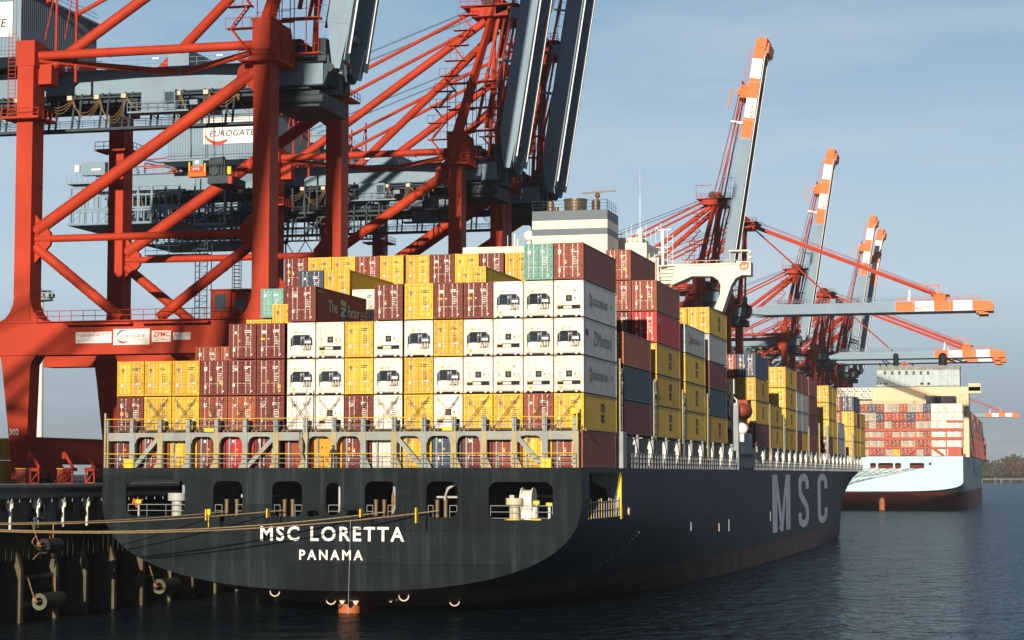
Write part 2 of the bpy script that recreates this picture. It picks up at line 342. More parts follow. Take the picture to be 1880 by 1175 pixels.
XC1 = -20.35
HOLES = [rrect(*a) for a in ((-38.8, -33.5, 8.4, 11.4, .75), (-31.0, -28.4, 8.45, 11.3, .65), (-25.8, -23.2, 8.4, 11.3, .65), (-17.8, -15.2, 8.5, 11.3, .65), (-12.6, -10.0, 8.4, 11.3, .65), (-7.4, -2.1, 8.2, 11.25, .7))]
HOLES += [rrect(-21.15, -19.9, 8.5, 11.2, .6), rrect(-22.75, -21.75, 8.42, 8.92, .24), rrect(-19.35, -18.4, 8.45, 8.95, .24)]
P1 = dict(xc=XC1, deck=12.4, zr=10., n=2.5, boot=2.6, open=(.6, 14.4, 8.25, 12.0), yfull=200., holes=HOLES,
    bd=[(-2, 20.6), (0, 20.65), (262, 20.65), (284, 19.6), (300, 14.5), (312, 8), (321, .6)], wl=[(200, 20.65), (232, 20.0), (255, 16.5), (280, 9.5), (300, 3.5), (314, .3), (321, .2)],
    zb=[(-2, 2.4), (10, .4), (22, -.35), (41, -2.5), (68, -8.5), (100, -16), (140, -40), (200, -80)],
    stations=[-2, .6, 4, 8, 11, 14.4, 18, 22, 27, 33, 39, 45, 52, 60, 68, 78, 90, 100, 115, 130, 150, 170, 190, 205, 215, 225, 235, 245, 255, 262, 270, 278, 284, 290, 296, 302, 308, 313, 317, 321])
ship = thing('container_ship', 'long dark slate container ship lettered MSC LORETTA PANAMA, moored stern to the camera', 'container ship', (XC1, 0, 0), 'container ships moored along the quay')
hull, transom = make_hull(P1, ship, HULLS, BOOT, HULL)
# welded seams, draught marks and drips on the transom
b = MB()
for z in (7.0, 4.65): b.box(-39.6 + (7 - z) * 2.2, -1.1 - (7 - z) * 2.2, -2.262, -2.23, z, z + .035)
b.build('weld_seam', HULL, transom)
# ship's name, home port, company letters
b = MB(); b.text('MSC LORETTA', (-26.75, -2.26, 6.42), (1, 0, 0), (0, 0, 1), 12.35, 1.2, 0, .022, 1.25); b.build('lettering', MWHITE, transom)
b = MB(); b.text('PANAMA', (-23.35, -2.26, 4.9), (1, 0, 0), (0, 0, 1), 5.45, .82, 0, .022, 1.4); b.build('lettering', MWHITE, transom)
LGREY = mat('faded grey lettering', (.74, .78, .80), .6, var=.15, streak=.5, streak_col=(.06, .07, .08), sscale=(1, .6, .08))
XL = XC1 + 20.69
def big(b, pts, ya, yb):      # outline in a unit box placed on the ship's side
    b.face([(XL, ya + (yb - ya) * u, 3.8 + 8.0 * v) for u, v in pts])
b = MB(); big(b, [(0, 0), (.26, 0), (.26, .62), (.26, 1), (0, 1)], 122, 143.8); big(b, [(.74, 0), (1, 0), (1, 1), (.74, 1), (.74, .62)], 122, 143.8)
big(b, [(.26, 1), (.26, .62), (.42, 0), (.5, 0), (.5, .30)], 122, 143.8); big(b, [(.74, 1), (.5, .30), (.5, 0), (.58, 0), (.74, .62)], 122, 143.8); b.build('lettering', LGREY, hull)
def strip(b, ctr, w, ya, yb):
    n = len(ctr); nor = []
    for i in range(n):
        dx = (ctr[min(i + 1, n - 1)][0] - ctr[max(i - 1, 0)][0]) * 1.0; dz = (ctr[min(i + 1, n - 1)][1] - ctr[max(i - 1, 0)][1]) * 2.3; L_ = math.hypot(dx, dz); nor.append((-dz / L_, dx / L_))
    for i in range(n - 1):
        q = [(c[0] + s_ * nn[0] * w / 2, c[1] + s_ * nn[1] * w / 2 / 2.3) for c, nn, s_ in ((ctr[i], nor[i], -1), (ctr[i + 1], nor[i + 1], -1), (ctr[i + 1], nor[i + 1], 1), (ctr[i], nor[i], 1))]
        big(b, q, ya, yb)
b = MB(); strip(b, [(.5 + .37 * math.cos(R(a)), .84 + .10 * math.sin(R(a))) if a < 180 else (.13, .84) for a in range(0, 181, 15)] and [(.87, .72), (.87, .80)] + [(.5 + .37 * math.cos(R(a)), .82 + .13 * math.sin(R(a))) for a in range(0, 181, 15)] + [(.13, .72), (.2, .62), (.36, .54), (.62, .46), (.8, .38), (.87, .28), (.87, .2)] + [(.5 + .37 * math.cos(R(a)), .18 + .13 * math.sin(R(a))) for a in range(0, -181, -15)] + [(.13, .27)], .33, 155, 169.5); b.build('lettering', LGREY, hull)
b = MB(); strip(b, [(.87, .70), (.87, .80)] + [(.5 + .37 * math.cos(R(a)), .82 + .13 * math.sin(R(a))) for a in range(0, 181, 15)] + [(.13, .7), (.13, .5), (.13, .3)] + [(.5 - .37 * math.cos(R(a)), .18 - .13 * math.sin(R(a))) for a in range(0, 181, 15)] + [(.87, .20), (.87, .30)], .33, 184.5, 200.2); b.build('lettering', LGREY, hull)
# mooring deck inside the stern: floor, bulkheads, machinery seen through the ports
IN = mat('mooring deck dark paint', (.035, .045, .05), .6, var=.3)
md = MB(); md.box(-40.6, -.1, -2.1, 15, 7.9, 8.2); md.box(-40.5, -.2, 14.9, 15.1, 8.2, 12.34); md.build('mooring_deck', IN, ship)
for x in (-34.6, -28.9, -22.9, -16, -9.3, -.9): MB().box(x - .12, x + .12, .2, .5, 8.2, 12.34).build('stanchion', GREYS, ship)
def mushroom(x, y, r, m, h=1.35):
    b = MB(); b.tube((x, y, 8.2), (x, y, 8.2 + h * .7), r * .72, 16); b.tube((x, y, 8.2 + h * .7), (x, y, 8.2 + h), r * 1.25, 16); b.tube((x, y, 8.2), (x, y, 8.27), r * 1.5, 16, 1); b.build('bollard', [m, YEL], ship)
PALE = mat('pale grey machinery paint', (.42, .44, .43), .5, streak=.5, streak_col=RUST); BEI = mat('beige machinery paint', (.6, .52, .38), .5, streak=.4, streak_col=RUST)
mushroom(-34.7, -.9, .62, PALE, 2.1); mushroom(-5.6, -.8, .55, BEI, 1.75)
for x in (-30.1, -29.2, -25.0, -24.3, -17.1, -16.4, -11.9, -11.2):
    b = MB(); b.tube((x, -1.3, 8.2), (x, -1.3, 9.7), .17, 10); b.tube((x, -1.3, 9.7), (x, -1.3, 9.8), .22, 10, 0); b.tube((x, -1.3, 8.2), (x, -1.3, 8.3), .36, 10, 1); b.build('fairlead_roller', [STEEL, YEL], ship)
def winch(x, y, r, m):
    b = MB(); b.tube((x - .35, y, 9.75), (x + .45, y, 9.75), r, 24); b.tube((x + .45, y, 9.75), (x + .55, y, 9.75), r * 1.25, 24); b.tube((x - .45, y, 9.75), (x - .35, y, 9.75), r * 1.25, 24)
    b.box(x - .7, x + .8, y - .5, y + .5, 8.2, 9.2); b.build('mooring_winch', m, ship)
winch(-4.8, .5, .85, mat('white winch paint', (.72, .7, .64), .5, streak=.3, streak_col=RUST)); winch(-15.7, .9, .8, ROPE)
b = MB(); b.path([(-11.6, 0, 8.2), (-11.6, 0, 10), (-11.4, 0, 10.7), (-10.9, 0, 11), (-10.3, 0, 11.05)], .12, 8); b.tube((-12.4, .3, 10.0), (-10.2, .3, 10.0), .1); b.build('vent_pipe', PALE, ship)
MB().prism(arc(-20.2, 10.75, .4, 0, 180) + [(-20.6, 8.2), (-19.8, 8.2)], 'y', -.5, -.2).build('vent_pipe', PALE, ship)
b = MB()
for x in (-37.9, -3.6): b.tube((x, -1.5, 8.2), (x, -1.5, 9.5), .09, 8, 0); b.box(x - .25, x + .25, -1.6, -1.3, 9.45, 9.75, 1); b.box(x - .4, x + .4, -1.7, -1.2, 8.2, 8.35, 1)
b.box(-2.6, -2.4, -1.7, -1.5, 8.2, 9.4, 0); b.box(-2.75, -2.25, -1.75, -1.45, 9.3, 9.6, 1); b.build('chain_stopper', [PALE, YEL], ship)
b = MB()
for k in range(9): a = k * .7; b.tube((-38.5 + .12 * k * .4, -1.5 + .02 * k, 9.3 + .2 * math.sin(a)), (-38.35 + .1 * k, -1.5, 9.6 + .25 * math.cos(a)), .05, 5)
b.build('coiled_hose', CORA, ship)
b = MB()
for x in (-30.4, -29.6, -24.9, -16.9, -11.4, -6.8, -2.4): b.box(x - .2, x + .2, 3.2, 3.4, 9.9, 10.15)
b.tube((-31, 6, 10.0), (-28, 6, 10.0), .12); b.tube((-7.4, 5, 10.05), (-2, 5, 10.05), .1); b.build('deck_piping', PALE, ship)
def rail(x0, x1, y, z0, hts, step, name, mtop, mrest, r=.028, parent=ship, posts=True):
    b = MB(); n = max(1, round(abs(x1 - x0) / step))
    for i, h in enumerate(hts): b.tube((x0, y, z0 + h), (x1, y, z0 + h), r * (1.25 if i == len(hts) - 1 else 1), 5, 1 if i == len(hts) - 1 else 0)
    if posts:
        for k in range(n + 1): x = x0 + (x1 - x0) * k / n; b.tube((x, y, z0), (x, y, z0 + hts[-1]), r, 5)
    return b.build(name, [mrest, mtop], parent)
for (x0, x1) in ((-38.7, -33.6), (-30.9, -30.3), (-29.0, -28.5), (-25.7, -25.2), (-23.9, -23.3), (-21.0, -20.0), (-17.7, -17.2), (-15.9, -15.3), (-12.5, -12.1), (-10.7, -10.1), (-7.3, -2.2)):
    rail(x0, x1, -1.85, 8.3, (.05, .55, 1.05), 1.75, 'railing', LASH, LASH, .024)
# opening in the starboard quarter
b = MB(); b.box(-.1, .25, 14.35, 14.95, 8.0, 12.38, 0); b.box(-.55, -.1, 14.5, 14.9, 8.0, 12.3, 1); b.prism([(-.55, 12.2), (-2.6, 12.2), (-2.3, 11.2), (-1.2, 10.6), (-.8, 9.4), (-.55, 8.4)], 'y', 14.5, 14.8, 1); b.box(-1.2, .2, 2, 14.9, 12.1, 12.3, 0); b.build('opening_frame', [YEL, GREYS], ship)
b = MB()
for k in range(13): y = 1.2 + k * 1.05; b.box(.05, .12, y - .04, y + .04, 8.2, 9.7 + .2 * math.sin(k * 1.7), k % 4 == 1)
for z in (8.9, 9.6): b.tube((.1, .8, z), (.1, 14.2, z), .03, 5)
b.build('roller_fence', [PALE, YEL], ship)
# stern lashing frame: 17 posts, beams between, braces, rails
LTAN = mat('rust stained tan frame paint', (.36, .30, .16), .65, var=.2, streak=.8, streak_col=(.3, .33, .32), sscale=(2.2, 1.6, .35))
PX = [.03 - .42 - 2.53 * k - (.1 if k > 6 else 0) - (.18 if k > 10 else 0) for k in range(17)]
PX[16] = -40.95
for k, x in enumerate(PX):
    b = MB(); wd = .235 if k < 16 else .18; b.box(x - wd, x + wd, -1.45, -1.0, 12.37, 15.36)
    s = 1 if x < XC1 else -1
    if 0 < k < 16: b.prism([(x - s * wd, 12.38), (x - s * wd, 13.2), (x - s * (wd + .4), 12.38)], 'y', -1.3, -1.15)
    b.build('frame_post', LTAN if k % 2 == 0 or k in (3, 9, 12) else LASH, ship)
    MB().box(x - .17, x + .17, -1.5, -1.1, 15.37, 16.55).build('stub_post', GREYS, ship)
kind = {1: 'arch', 2: 'flat', 3: 'arch', 4: 'arch', 5: 'arch', 6: 'flat', 7: 'arch', 8: 'arch', 9: 'flat', 10: 'arch', 11: 'arch', 12: 'arch', 13: 'flat', 14: 'arch', 15: 'flat', 0: 'flat'}
for k in range(16):                                       # bay k from port
    xa, xb = PX[16 - k] + (.18 if k == 0 else .235), PX[15 - k] - .235
    if kind[k] == 'flat': poly = [(xa, 14.66), (xb, 14.66), (xb, 15.34), (xa, 15.34)]
    else:
        poly = [(xa, 15.34), (xa, 14.45)] + [(xa + .06, 14.45)] + arc(xa + .6, 14.45, .54, 180, 90, 5) + arc(xb - .6, 14.45, .54, 90, 0, 5) + [(xb, 14.45), (xb, 15.34)]
        poly.reverse()
    MB().prism(poly, 'y', -1.38, -1.12).build('frame_beam', LASH, ship)
for (ka, s) in ((1, 1), (5, 1), (10, -1), (14, -1)):
    xa, xb = PX[16 - ka] + .2, PX[15 - ka] - .2
    if s < 0: xa, xb = xb, xa
    MB().beam((xa, -1.25, 12.5), (xb, -1.25, 14.9), .3, .34).build('frame_brace', LASH, ship)
for k in range(16):
    MB().box(PX[15 - k] - 1.75, PX[15 - k] - 1.62, -.6, -.45, 12.4, 15.3).build('inner_stanchion', GREYS, ship)
rail(-41.0, -.3, -1.75, 12.37, (.42, .8, 1.2), 1.27, 'railing', YEL, LASH, .026)
rail(-41.0, -.3, -1.7, 15.37, (.5, 1.12), 1.27, 'railing', YEL, LASH, .024)
rail(-41.0, -.3, -.35, 15.37, (.16,), 2.5, 'twistlock_rail', STEEL, STEEL, .06)
b = MB()
for x in [.03 - 2.53 * k - (.1 if k > 6 else 0) - (.18 if k > 10 else 0) for k in range(17)]:
    for d in (-.22, .18): b.tube((x + d, -.3, 15.37), (x + d * .6, -.12, 15.75), .055, 5); b.box(x + d - .09, x + d + .09, -.4, -.2, 15.36, 15.5)
b.build('turnbuckle', STEEL, ship)
for x0 in (-39.2, -32.0, -11.4, -3.2): MB().box(x0, x0 + .85, -1.7, -1.2, *( (15.4, 15.7) if -35 < x0 < -5 else (12.4, 13.2))).build('locker', YEL, ship)
MB().box(-41.05, -40.9, -1.7, -1.5, 12.4, 17.0).build('frame_end_post', LTAN, ship)
b = MB(); b.tube((-.25, -1.6, 15.4), (-.25, -1.6, 17.4), .07); b.tube((-.6, -1.6, 15.4), (-.6, -1.6, 17.0), .05); b.box(-.75, -.3, -1.7, -1.5, 16.7, 17.1); b.build('frame_end_post', YEL, ship)
COLX = [.03 - 2.53 * (16 - k) - (.1 if 16 - k > 6 else 0) - (.18 if 16 - k > 10 else 0) for k in range(16)]   # left edges of the sixteen columns
for k in range(16):
    x = COLX[k]
    for s in (0, 1):
        for d in (0, .28):
            p = (x + .12 + d, -.28, 15.75) if s == 0 else (x + 2.38 - d, -.28, 15.75); q = (x + 2.2, -.1, 18.3 - d * .6) if s == 0 else (x + .3, -.1, 18.3 - d * .6)
            MB().tube(p, q, .02, 5).build('lashing_rod', STEEL, ship)
# flag staff halyard lines
b = MB(); b.tube((-22.9, -2.0, 12.4), (-22.9, -2.0, 19.2), .05, 6); b.build('flag_staff', PALE, ship)
# rudder head, lugs and pad eyes under the counter
b = MB(); b.tube((-22.3, 7.6, -1), (-22.3, 7.6, .85), .95, 16); b.box(-22.9, -21.7, 8, 13, -1, .7); b.build('rudder_head', mat('orange primer', (.45, .13, .05), .6, var=.25, streak=.4, streak_col=RUST), ship)
for (x, y, z) in ((-26.2, -.2, 2.2), (-22.9, 4.5, 1.3), (-15.4, 1.0, 1.9), (-12.6, 6.5, 1.2)):
    b = MB(); b.path([(x - .42, y, z + .5)] + [(x + .42 * math.cos(R(a)), y, z + .42 * math.sin(R(a))) for a in range(180, 361, 30)] + [(x + .42, y, z + .5)], .07, 6); b.build('pad_eye', BEI, ship)
for (x, y, z) in ((-21.8, 4.2, 1.05), (-21.1, 4.4, 1.3), (-20.6, 4.2, 1.0), (-17.6, 4.5, 1.25), (-16.9, 3.9, 1.45)):
    MB().prism([(x - .33, z + .3), (x + .33, z + .3), (x + .08, z - .12), (x - .08, z - .12)], 'y', y - .05, y + .05).build('lug', BEI, ship)
MB().tube((-19.1, -2.35, .5), (-18.95, -2.3, 8.2), .016, 5).build('plumb_line', PALE, ship)
# hatch coamings under the forward stacks, pedestals and rails along the starboard side
MB().box(-37.5, -3.2, 16.5, 288, 12.37, 15.2).build('hatch_coaming', mat('hatch coaming paint', (.05, .06, .065), .6, var=.3), ship)
PED = mat('off white pedestal paint', (.74, .72, .66), .55, var=.08, streak=.4, streak_col=RUST); ys = [22.5 + 7.75 * k for k in range(34)]
for y in ys:
    if 86 < y < 106 or y > 285: continue
    b = MB(); b.prism([(-1.3, 12.37), (.1, 12.37), (.13, 13.4), (.1, 14.3), (-.08, 14.95), (-.35, 15.25), (-1.3, 15.25)], 'y', y - .12, y + .12, 0); b.box(-.3, .1, y + .9, y + 1.1, 12.37, 15.3, 1); b.box(-.9, .1, y + .6, y + 1.2, 15.2, 15.45, 1); b.build('pedestal', [PED, GREYS], ship)
b = MB()
for z in (12.9, 13.35, 13.75): b.tube((.12, 17, z), (.12, 284, z), .03, 5)
for k in range(178): b.box(.08, .15, 17 + 1.5 * k - .03, 17 + 1.5 * k + .03, 12.37, 13.75)
b.build('side_railing', GREYS, ship)
MB().box(-.8, .25, 15.2, 16.9, 12.37, 15.6).build('bulwark_block', GREYS, ship)
for y, zt, m in ((15.4, 22.0, 0), (16.2, 21.2, 1), (32.3, 20.8, 1), (33.2, 21, 0), (49.3, 20.6, 0), (50.2, 20, 1), (66.3, 20.8, 0), (67, 20.4, 1), (123.2, 21.5, 0), (140, 20.5, 0), (141.3, 20, 1), (156.8, 19.5, 0), (174.8, 19.5, 0), (192, 20.5, 0), (207.5, 20.5, 1), (225.7, 19.5, 0), (242, 19.5, 0), (260.5, 20, 0)):
    b = MB(); b.box(-.35, .02, y - .14, y + .14, 12.4, zt); b.box(-.5, .08, y - .2, y + .2, zt - 1.4, zt - 1.2)
    for k in range(5): b.box(-.4, .05, y - .18, y + .18, 15.8 + k * (zt - 16.5) / 5, 15.9 + k * (zt - 16.5) / 5)
    b.build('lashing_bridge_post', [LASH if m else LTAN], ship)

# ------------------------------------------------------------------ accommodation, funnel, bridge wing
def Pz(pts, Y): return [onY(x, y, Y) for x, y in pts]
fY = 85.0
fx0, fzt = onY(977, 385, fY); fx1, _ = onY(1115, 380, fY); fy1 = 92.0
DGREY = mat('dark grey funnel band', (.11, .145, .175), .5, var=.08)
b = MB(); zt = 44.2
for z0, z1, mi in ((12.4, 41.2, 0), (41.2, 42.0, 1), (42.0, 43.05, 0), (43.05, 44.25, 1)): b.box(fx0, fx1, fY, fy1, z0, z1, mi)
funnel = b.build('funnel_casing', [CREAM, DGREY], ship)
b = MB(); b.prism([(fy1 - 3.4 + 1.55 * math.cos(R(a)), 37.6 + 2.3 * math.sin(R(a))) for a in range(0, 360, 20)], 'x', fx1 + .005, fx1 + .03, 0); b.build('emblem', DGREY, funnel)
SOOT = mat('sooty stainless exhaust', (.13, .105, .075), .45, .4, var=.4)
cx = (fx0 + fx1) / 2
b = MB(); b.tube((cx - .1, 89, 44.2), (cx - .1, 89, 46.0), 1.42, 24); b.tube((cx - .1, 89, 45.95), (cx - .1, 89, 46.12), 1.5, 24); b.build('exhaust_pipe', SOOT, funnel)
for dx, r, h in ((-3.1, .42, 1.6), (-2.3, .28, .9), (2.7, .55, 1.55)):
    b = MB(); b.tube((cx + dx, 88, 44.2), (cx + dx, 88, 44.2 + h), r, 14); b.build('exhaust_pipe', SOOT, funnel)
b = MB(); b.tube((cx + 2.9, 88, 45.7), (cx + 2.9, 88, 46.4), .15); b.beam((cx + .9, 88, 46.75), (cx + 5.2, 88.1, 46.95), .25, .18); b.sphere((cx + 2.9, 88, 46.4), .35); b.build('radar_scanner', STEEL, funnel)
b = MB()
for z in (44.7, 45.1, 45.5):
    b.tube((fx0, fY + .2, z), (fx1, fY + .2, z), .025, 4); b.tube((fx1 - .1, fY + .2, z), (fx1 - .1, fy1, z), .025, 4)
for k in range(8): x = fx0 + (fx1 - fx0) * k / 7; b.tube((x, fY + .2, 44.2), (x, fY + .2, 45.5), .025, 4)
for k in range(5): y = fY + 1.4 * k + .2; b.tube((fx1 - .1, y, 44.2), (fx1 - .1, y, 45.5), .025, 4)
b.build('railing', CDARK, funnel)
b = MB(); x, z = onY(968, 432, fY); b.sphere((x, fY + 1, z), .75); b.tube((x, fY + 1, z - 3), (x, fY + 1, z - .6), .3); b.build('satellite_dome', CWHI, ship)
b = MB(); x, z = onY(945, 450, fY); b.tube((x, fY, z - 4), (x, fY, z + 1.4), .14); b.tube((x - .9, fY, z - .2), (x + .4, fY, z - .2), .07); b.tube((x - .9, fY, z - .2), (x - .9, fY, z + 1.2), .05); b.tube((x + .4, fY, z - 3), (x + .4, fY, z + .8), .1); b.build('light_post', CREAM, ship)
bY = 98.0
x0, zt = onY(1137, 447, bY); x1, _ = onY(1187, 447, bY)
b = MB(); b.box(-37, x1, bY, 107, 12.4, zt); x2, z2 = onY(1205, 470, bY); b.box(x1, x2, bY + 2, 106, 12.4, z2); b.box(x0 - .5, x1 - 1, bY + 1.5, 105, zt, zt + .9)
house = b.build('deckhouse', CREAM, ship)
b = MB(); x, z = onY(1170, 428, bY); b.tube((x, bY + 2, z - 1.5), (x, bY + 2, z + 5), .05, 6); b.tube((x, bY + 2, z + 5), (x, bY + 2, z + 8.5), .02, 5); b.tube((x, bY + 2, z - 1.2), (x, bY + 2, z + .4), .35, 10); b.sphere((x, bY + 2, z + .3), .5); b.build('antenna_mast', CWHI, house)
b = MB(); x, z = onY(1217, 420, bY)
b.box(x - .16, x + .16, bY - .2, bY + .2, z - 6.2, z); b.box(x - .6, x + .5, bY - .4, bY + .4, z - 3.1, z - 3.0); b.tube((x - .9, bY, z - 2.4), (x + .9, bY, z - 2.4), .06); b.sphere((x - .8, bY, z + .1), .2); b.tube((x - .7, bY, z - .2), (x + 1.1, bY, z - .1), .08)
for k in range(9): b.tube((x + .6, bY - .2, z - 6 + k * .62), (x + 1.3, bY - .2, z - 6 + k * .62), .035, 4)
b.tube((x + .6, bY - .2, z - 6), (x + .6, bY - .2, z - .2), .04, 4); b.tube((x + 1.3, bY - .2, z - 6), (x + 1.3, bY - .2, z - .8), .04, 4)
for k in range(5): b.tube((x - 2.2 + .35 * k, bY + .3, z - 6.5), (x - 2.2 + .35 * k, bY + .3, z - 3.6 + .5 * (k % 2)), .05, 5)
b.path([(x - .2, bY, z - 3), (x - 1.2, bY, z - 3.6), (x - 2.2, bY, z - 4.4)], .05); b.build('signal_mast', CWHI, house)
b = MB()
for k in range(9): xx, zz = onY(1140 + 9 * k, 447, bY); b.tube((xx, bY + .3, zt), (xx, bY + .3, zt + 1.5 + .5 * (k % 3)), .035, 4)
for h in (.6, 1.2): b.tube((x0 - 1, bY + .3, zt + h), (x1, bY + .3, zt + h), .03, 4)
b.build('railing', CWHI, house)
wing = [(1212, 496), (1226, 492), (1352, 490), (1352, 479), (1378, 480), (1378, 505), (1362, 505), (1350, 511), (1342, 524), (1326, 572), (1311, 566), (1322, 540), (1323, 524), (1318, 513), (1308, 507), (1270, 507), (1234, 523), (1214, 519)]
b = MB(); b.prism(Pz(wing, 96.), 'y', 96, 98.6); wx0, wz0 = onY(1226, 494, 96); wx1, wz1 = onY(1352, 480, 96); b.box(wx0, wx1, 96.1, 96.2, wz0, wz1 - .15); b.box(wx0, wx1, 98.4, 98.5, wz0, wz1 - .15)
wg = b.build('bridge_wing', CREAM, ship)
b = MB()
for k in range(8): xx = wx0 + (wx1 - wx0) * k / 7; b.tube((xx, 95.95, wz0 - .2), (xx, 95.95, wz1 + .2), .035, 4)
b.tube((wx0, 95.95, wz1 + .2), (wx1, 95.95, wz1 + .2), .035, 4); b.tube((wx0, 95.95, (wz0 + wz1) / 2), (wx1, 95.95, (wz0 + wz1) / 2), .025, 4); b.build('railing', CREAM, wg)
cx0, cz0 = onY(1340, 463, 97); cx1, _ = onY(1376, 463, 97)
b = MB(); b.box(cx0, cx1, 96.2, 98.4, cz0, cz0 + .18); b.tube((cx0 + .1, 96.3, cz0 - 1.6), (cx0 + .1, 96.3, cz0), .05, 5); b.tube(((cx0 + cx1) / 2 + .3, 96.3, cz0 - 1.6), ((cx0 + cx1) / 2 + .3, 96.3, cz0), .05, 5); b.tube((cx1 - .1, 96.3, cz0 - 1.6), (cx1 - .1, 96.3, cz0), .05, 5)
b.sphere((cx1 + .1, 96.4, cz0 - .1), .28); b.sphere((cx1 + .15, 96.4, cz0 - .8), .25); b.build('wing_canopy', CREAM, wg)
ex, ez = onY(1366, 488, 95.98)
b = MB()
for a in range(0, 360, 30): 
    p = (ex + .5 * math.cos(R(a)), 95.96, ez + .42 * math.sin(R(a))); q = (ex + .5 * math.cos(R(a + 30)), 95.96, ez + .42 * math.sin(R(a + 30))); b.tube(p, q, .1, 6)
b.beam((ex - .3, 95.95, ez + .1), (ex + .7, 95.95, ez + .35), .06, .14); b.beam((ex, 95.95, ez - .3), (ex + .1, 95.95, ez + .3), .06, .12); b.build('emblem', mat('red orange emblem', (.75, .13, .03), .5), wg)
b = MB(); lx, lz = onY(1206, 500, 96)
for s in (0, 1.7): b.tube((lx + s, 95.8, lz - 2.5), (lx + s + .6, 95.8, lz + .8), .06, 5)
for k in range(7): b.box(lx + .08 * k, lx + 1.7 + .08 * k, 95.6, 95.9, lz - 2.4 + k * .45, lz - 2.34 + k * .45)
b.box(lx + .3, lx + 2.3, 95.5, 97.5, lz + .7, lz + .85); b.build('stairs', CREAM, wg)
# crew walkway, davits and vents abreast of the house on the starboard side
b = MB(); b.box(-4.5, .1, 92, 103, 12.4, 17.0); b.box(-4.5, -1.5, 92, 103, 17, 19.0); b.box(-.6, .2, 89.5, 90.4, 12.4, 20.4); b.build('side_house', GREYS, ship)
b = MB()
for k in range(12): b.box(-4.4 + .4 * k, -4.3 + .4 * k, 91.8, 91.9, 17, 18.3)
b.box(-4.5, .15, 91.8, 91.9, 18.2, 18.35); b.box(-4.5, .15, 91.8, 91.9, 17, 17.1); b.build('railing', CREAM, ship)
b = MB(); x, z = onY(1362, 787, 91.); b.sphere((x, 91., z), .75); b.tube((x, 91, z - 1.6), (x, 91, z - .5), .3); b.tube((x - 2.2, 91, z + .4), (x - 1.0, 91, z + .5), .5); b.build('life_raft_canister', CWHI, ship)
b = MB(); b.beam((-3.4, 92, 18), (-.6, 92, 21.4), .35, .5); b.beam((-.9, 92, 18), (-2.6, 92, 21.6), .2, .3); b.box(-2.4, -.4, 91, 93, 17, 18.4); b.build('davit', CDARK, ship)
b = MB(); x, z = onY(1343, 710, 90.); b.box(x - .35, x + .35, 89.8, 90.6, z - .9, z + .9); b.box(x - .12, x + .12, 90, 90.4, 16.9, z - .9); b.build('lamp_box', CREAM, ship)
b = MB()
for k in range(6): b.box(.2, .26, 90 + 2.2 * k, 90.2 + 2.2 * k, 12.5, 14.3)
b.box(-.3, .3, 90, 103, 14.2, 14.4); b.box(-.3, .3, 90, 103, 12.45, 12.7)
for k in range(6): b.beam((.24, 90 + 2.2 * k, 12.6), (.24, 92.2 + 2.2 * k, 14.3), .06, .12)
b.build('gangway', CDARK, ship)
lb = thing('lifeboat', 'orange enclosed lifeboat with white frame hanging beside the dark ship’s accommodation', 'lifeboat', (-1.9, 91.4, 20.2))
x, z = onY(1351, 748, 90.5)
lb.location = (x, 90.5, z - 1.2)
b = MB(); b.sphere((x + .5, 94.6, z - .3), 1.15, 0, 14, 10, (.8, 2.8, .95)); b.box(x - .1, x + 1.1, 93, 96.4, z + .4, z + 1.0); b.build('boat_hull', mat('dull lifeboat red orange', (.28, .06, .03), .6), lb)
b = MB(); b.path([(x - .75, 90.6, z - 1.1), (x - .75, 90.6, z + .9), (x - .35, 90.6, z + 1.4), (x + .1, 90.6, z + .9), (x + .1, 90.6, z - 1.2), (x - .75, 90.6, z - 1.1)], .12, 6); b.box(x - .7, x + .05, 90.6, 90.7, z + .4, z + .5); b.box(x - .7, x + .05, 90.6, 90.7, z - .3, z - .2); b.build('frame', CWHI, lb)

# draught marks on the starboard quarter
b = MB()
for k in range(13):
    y, z = 16 + k * .75, 2.9 + k * .30; x = XC1 + hull_b(P1, y, z) + .03; b.box(x - .04, x + .03, y - .12, y + .12, z, z + .14)
for y, z, hh in ((52, 6, .9), (80, 5.2, 1.4), (120, 5.5, 1.3), (135, 3.9, .7)): b.box(.28, .33, y, y + .35, z, z + hh)
b.build('draught_mark', PALE, hull)
b = MB()
for y, z in ((72, 5.4), (131, 4.2), (196, 4.3)): b.box(.28, .34, y, y + .4, z, z + .9)
b.tube((.3, 17.3, 8.6), (.42, 17.3, 8.6), .35, 12); b.build('hull_fitting', BEI, hull)
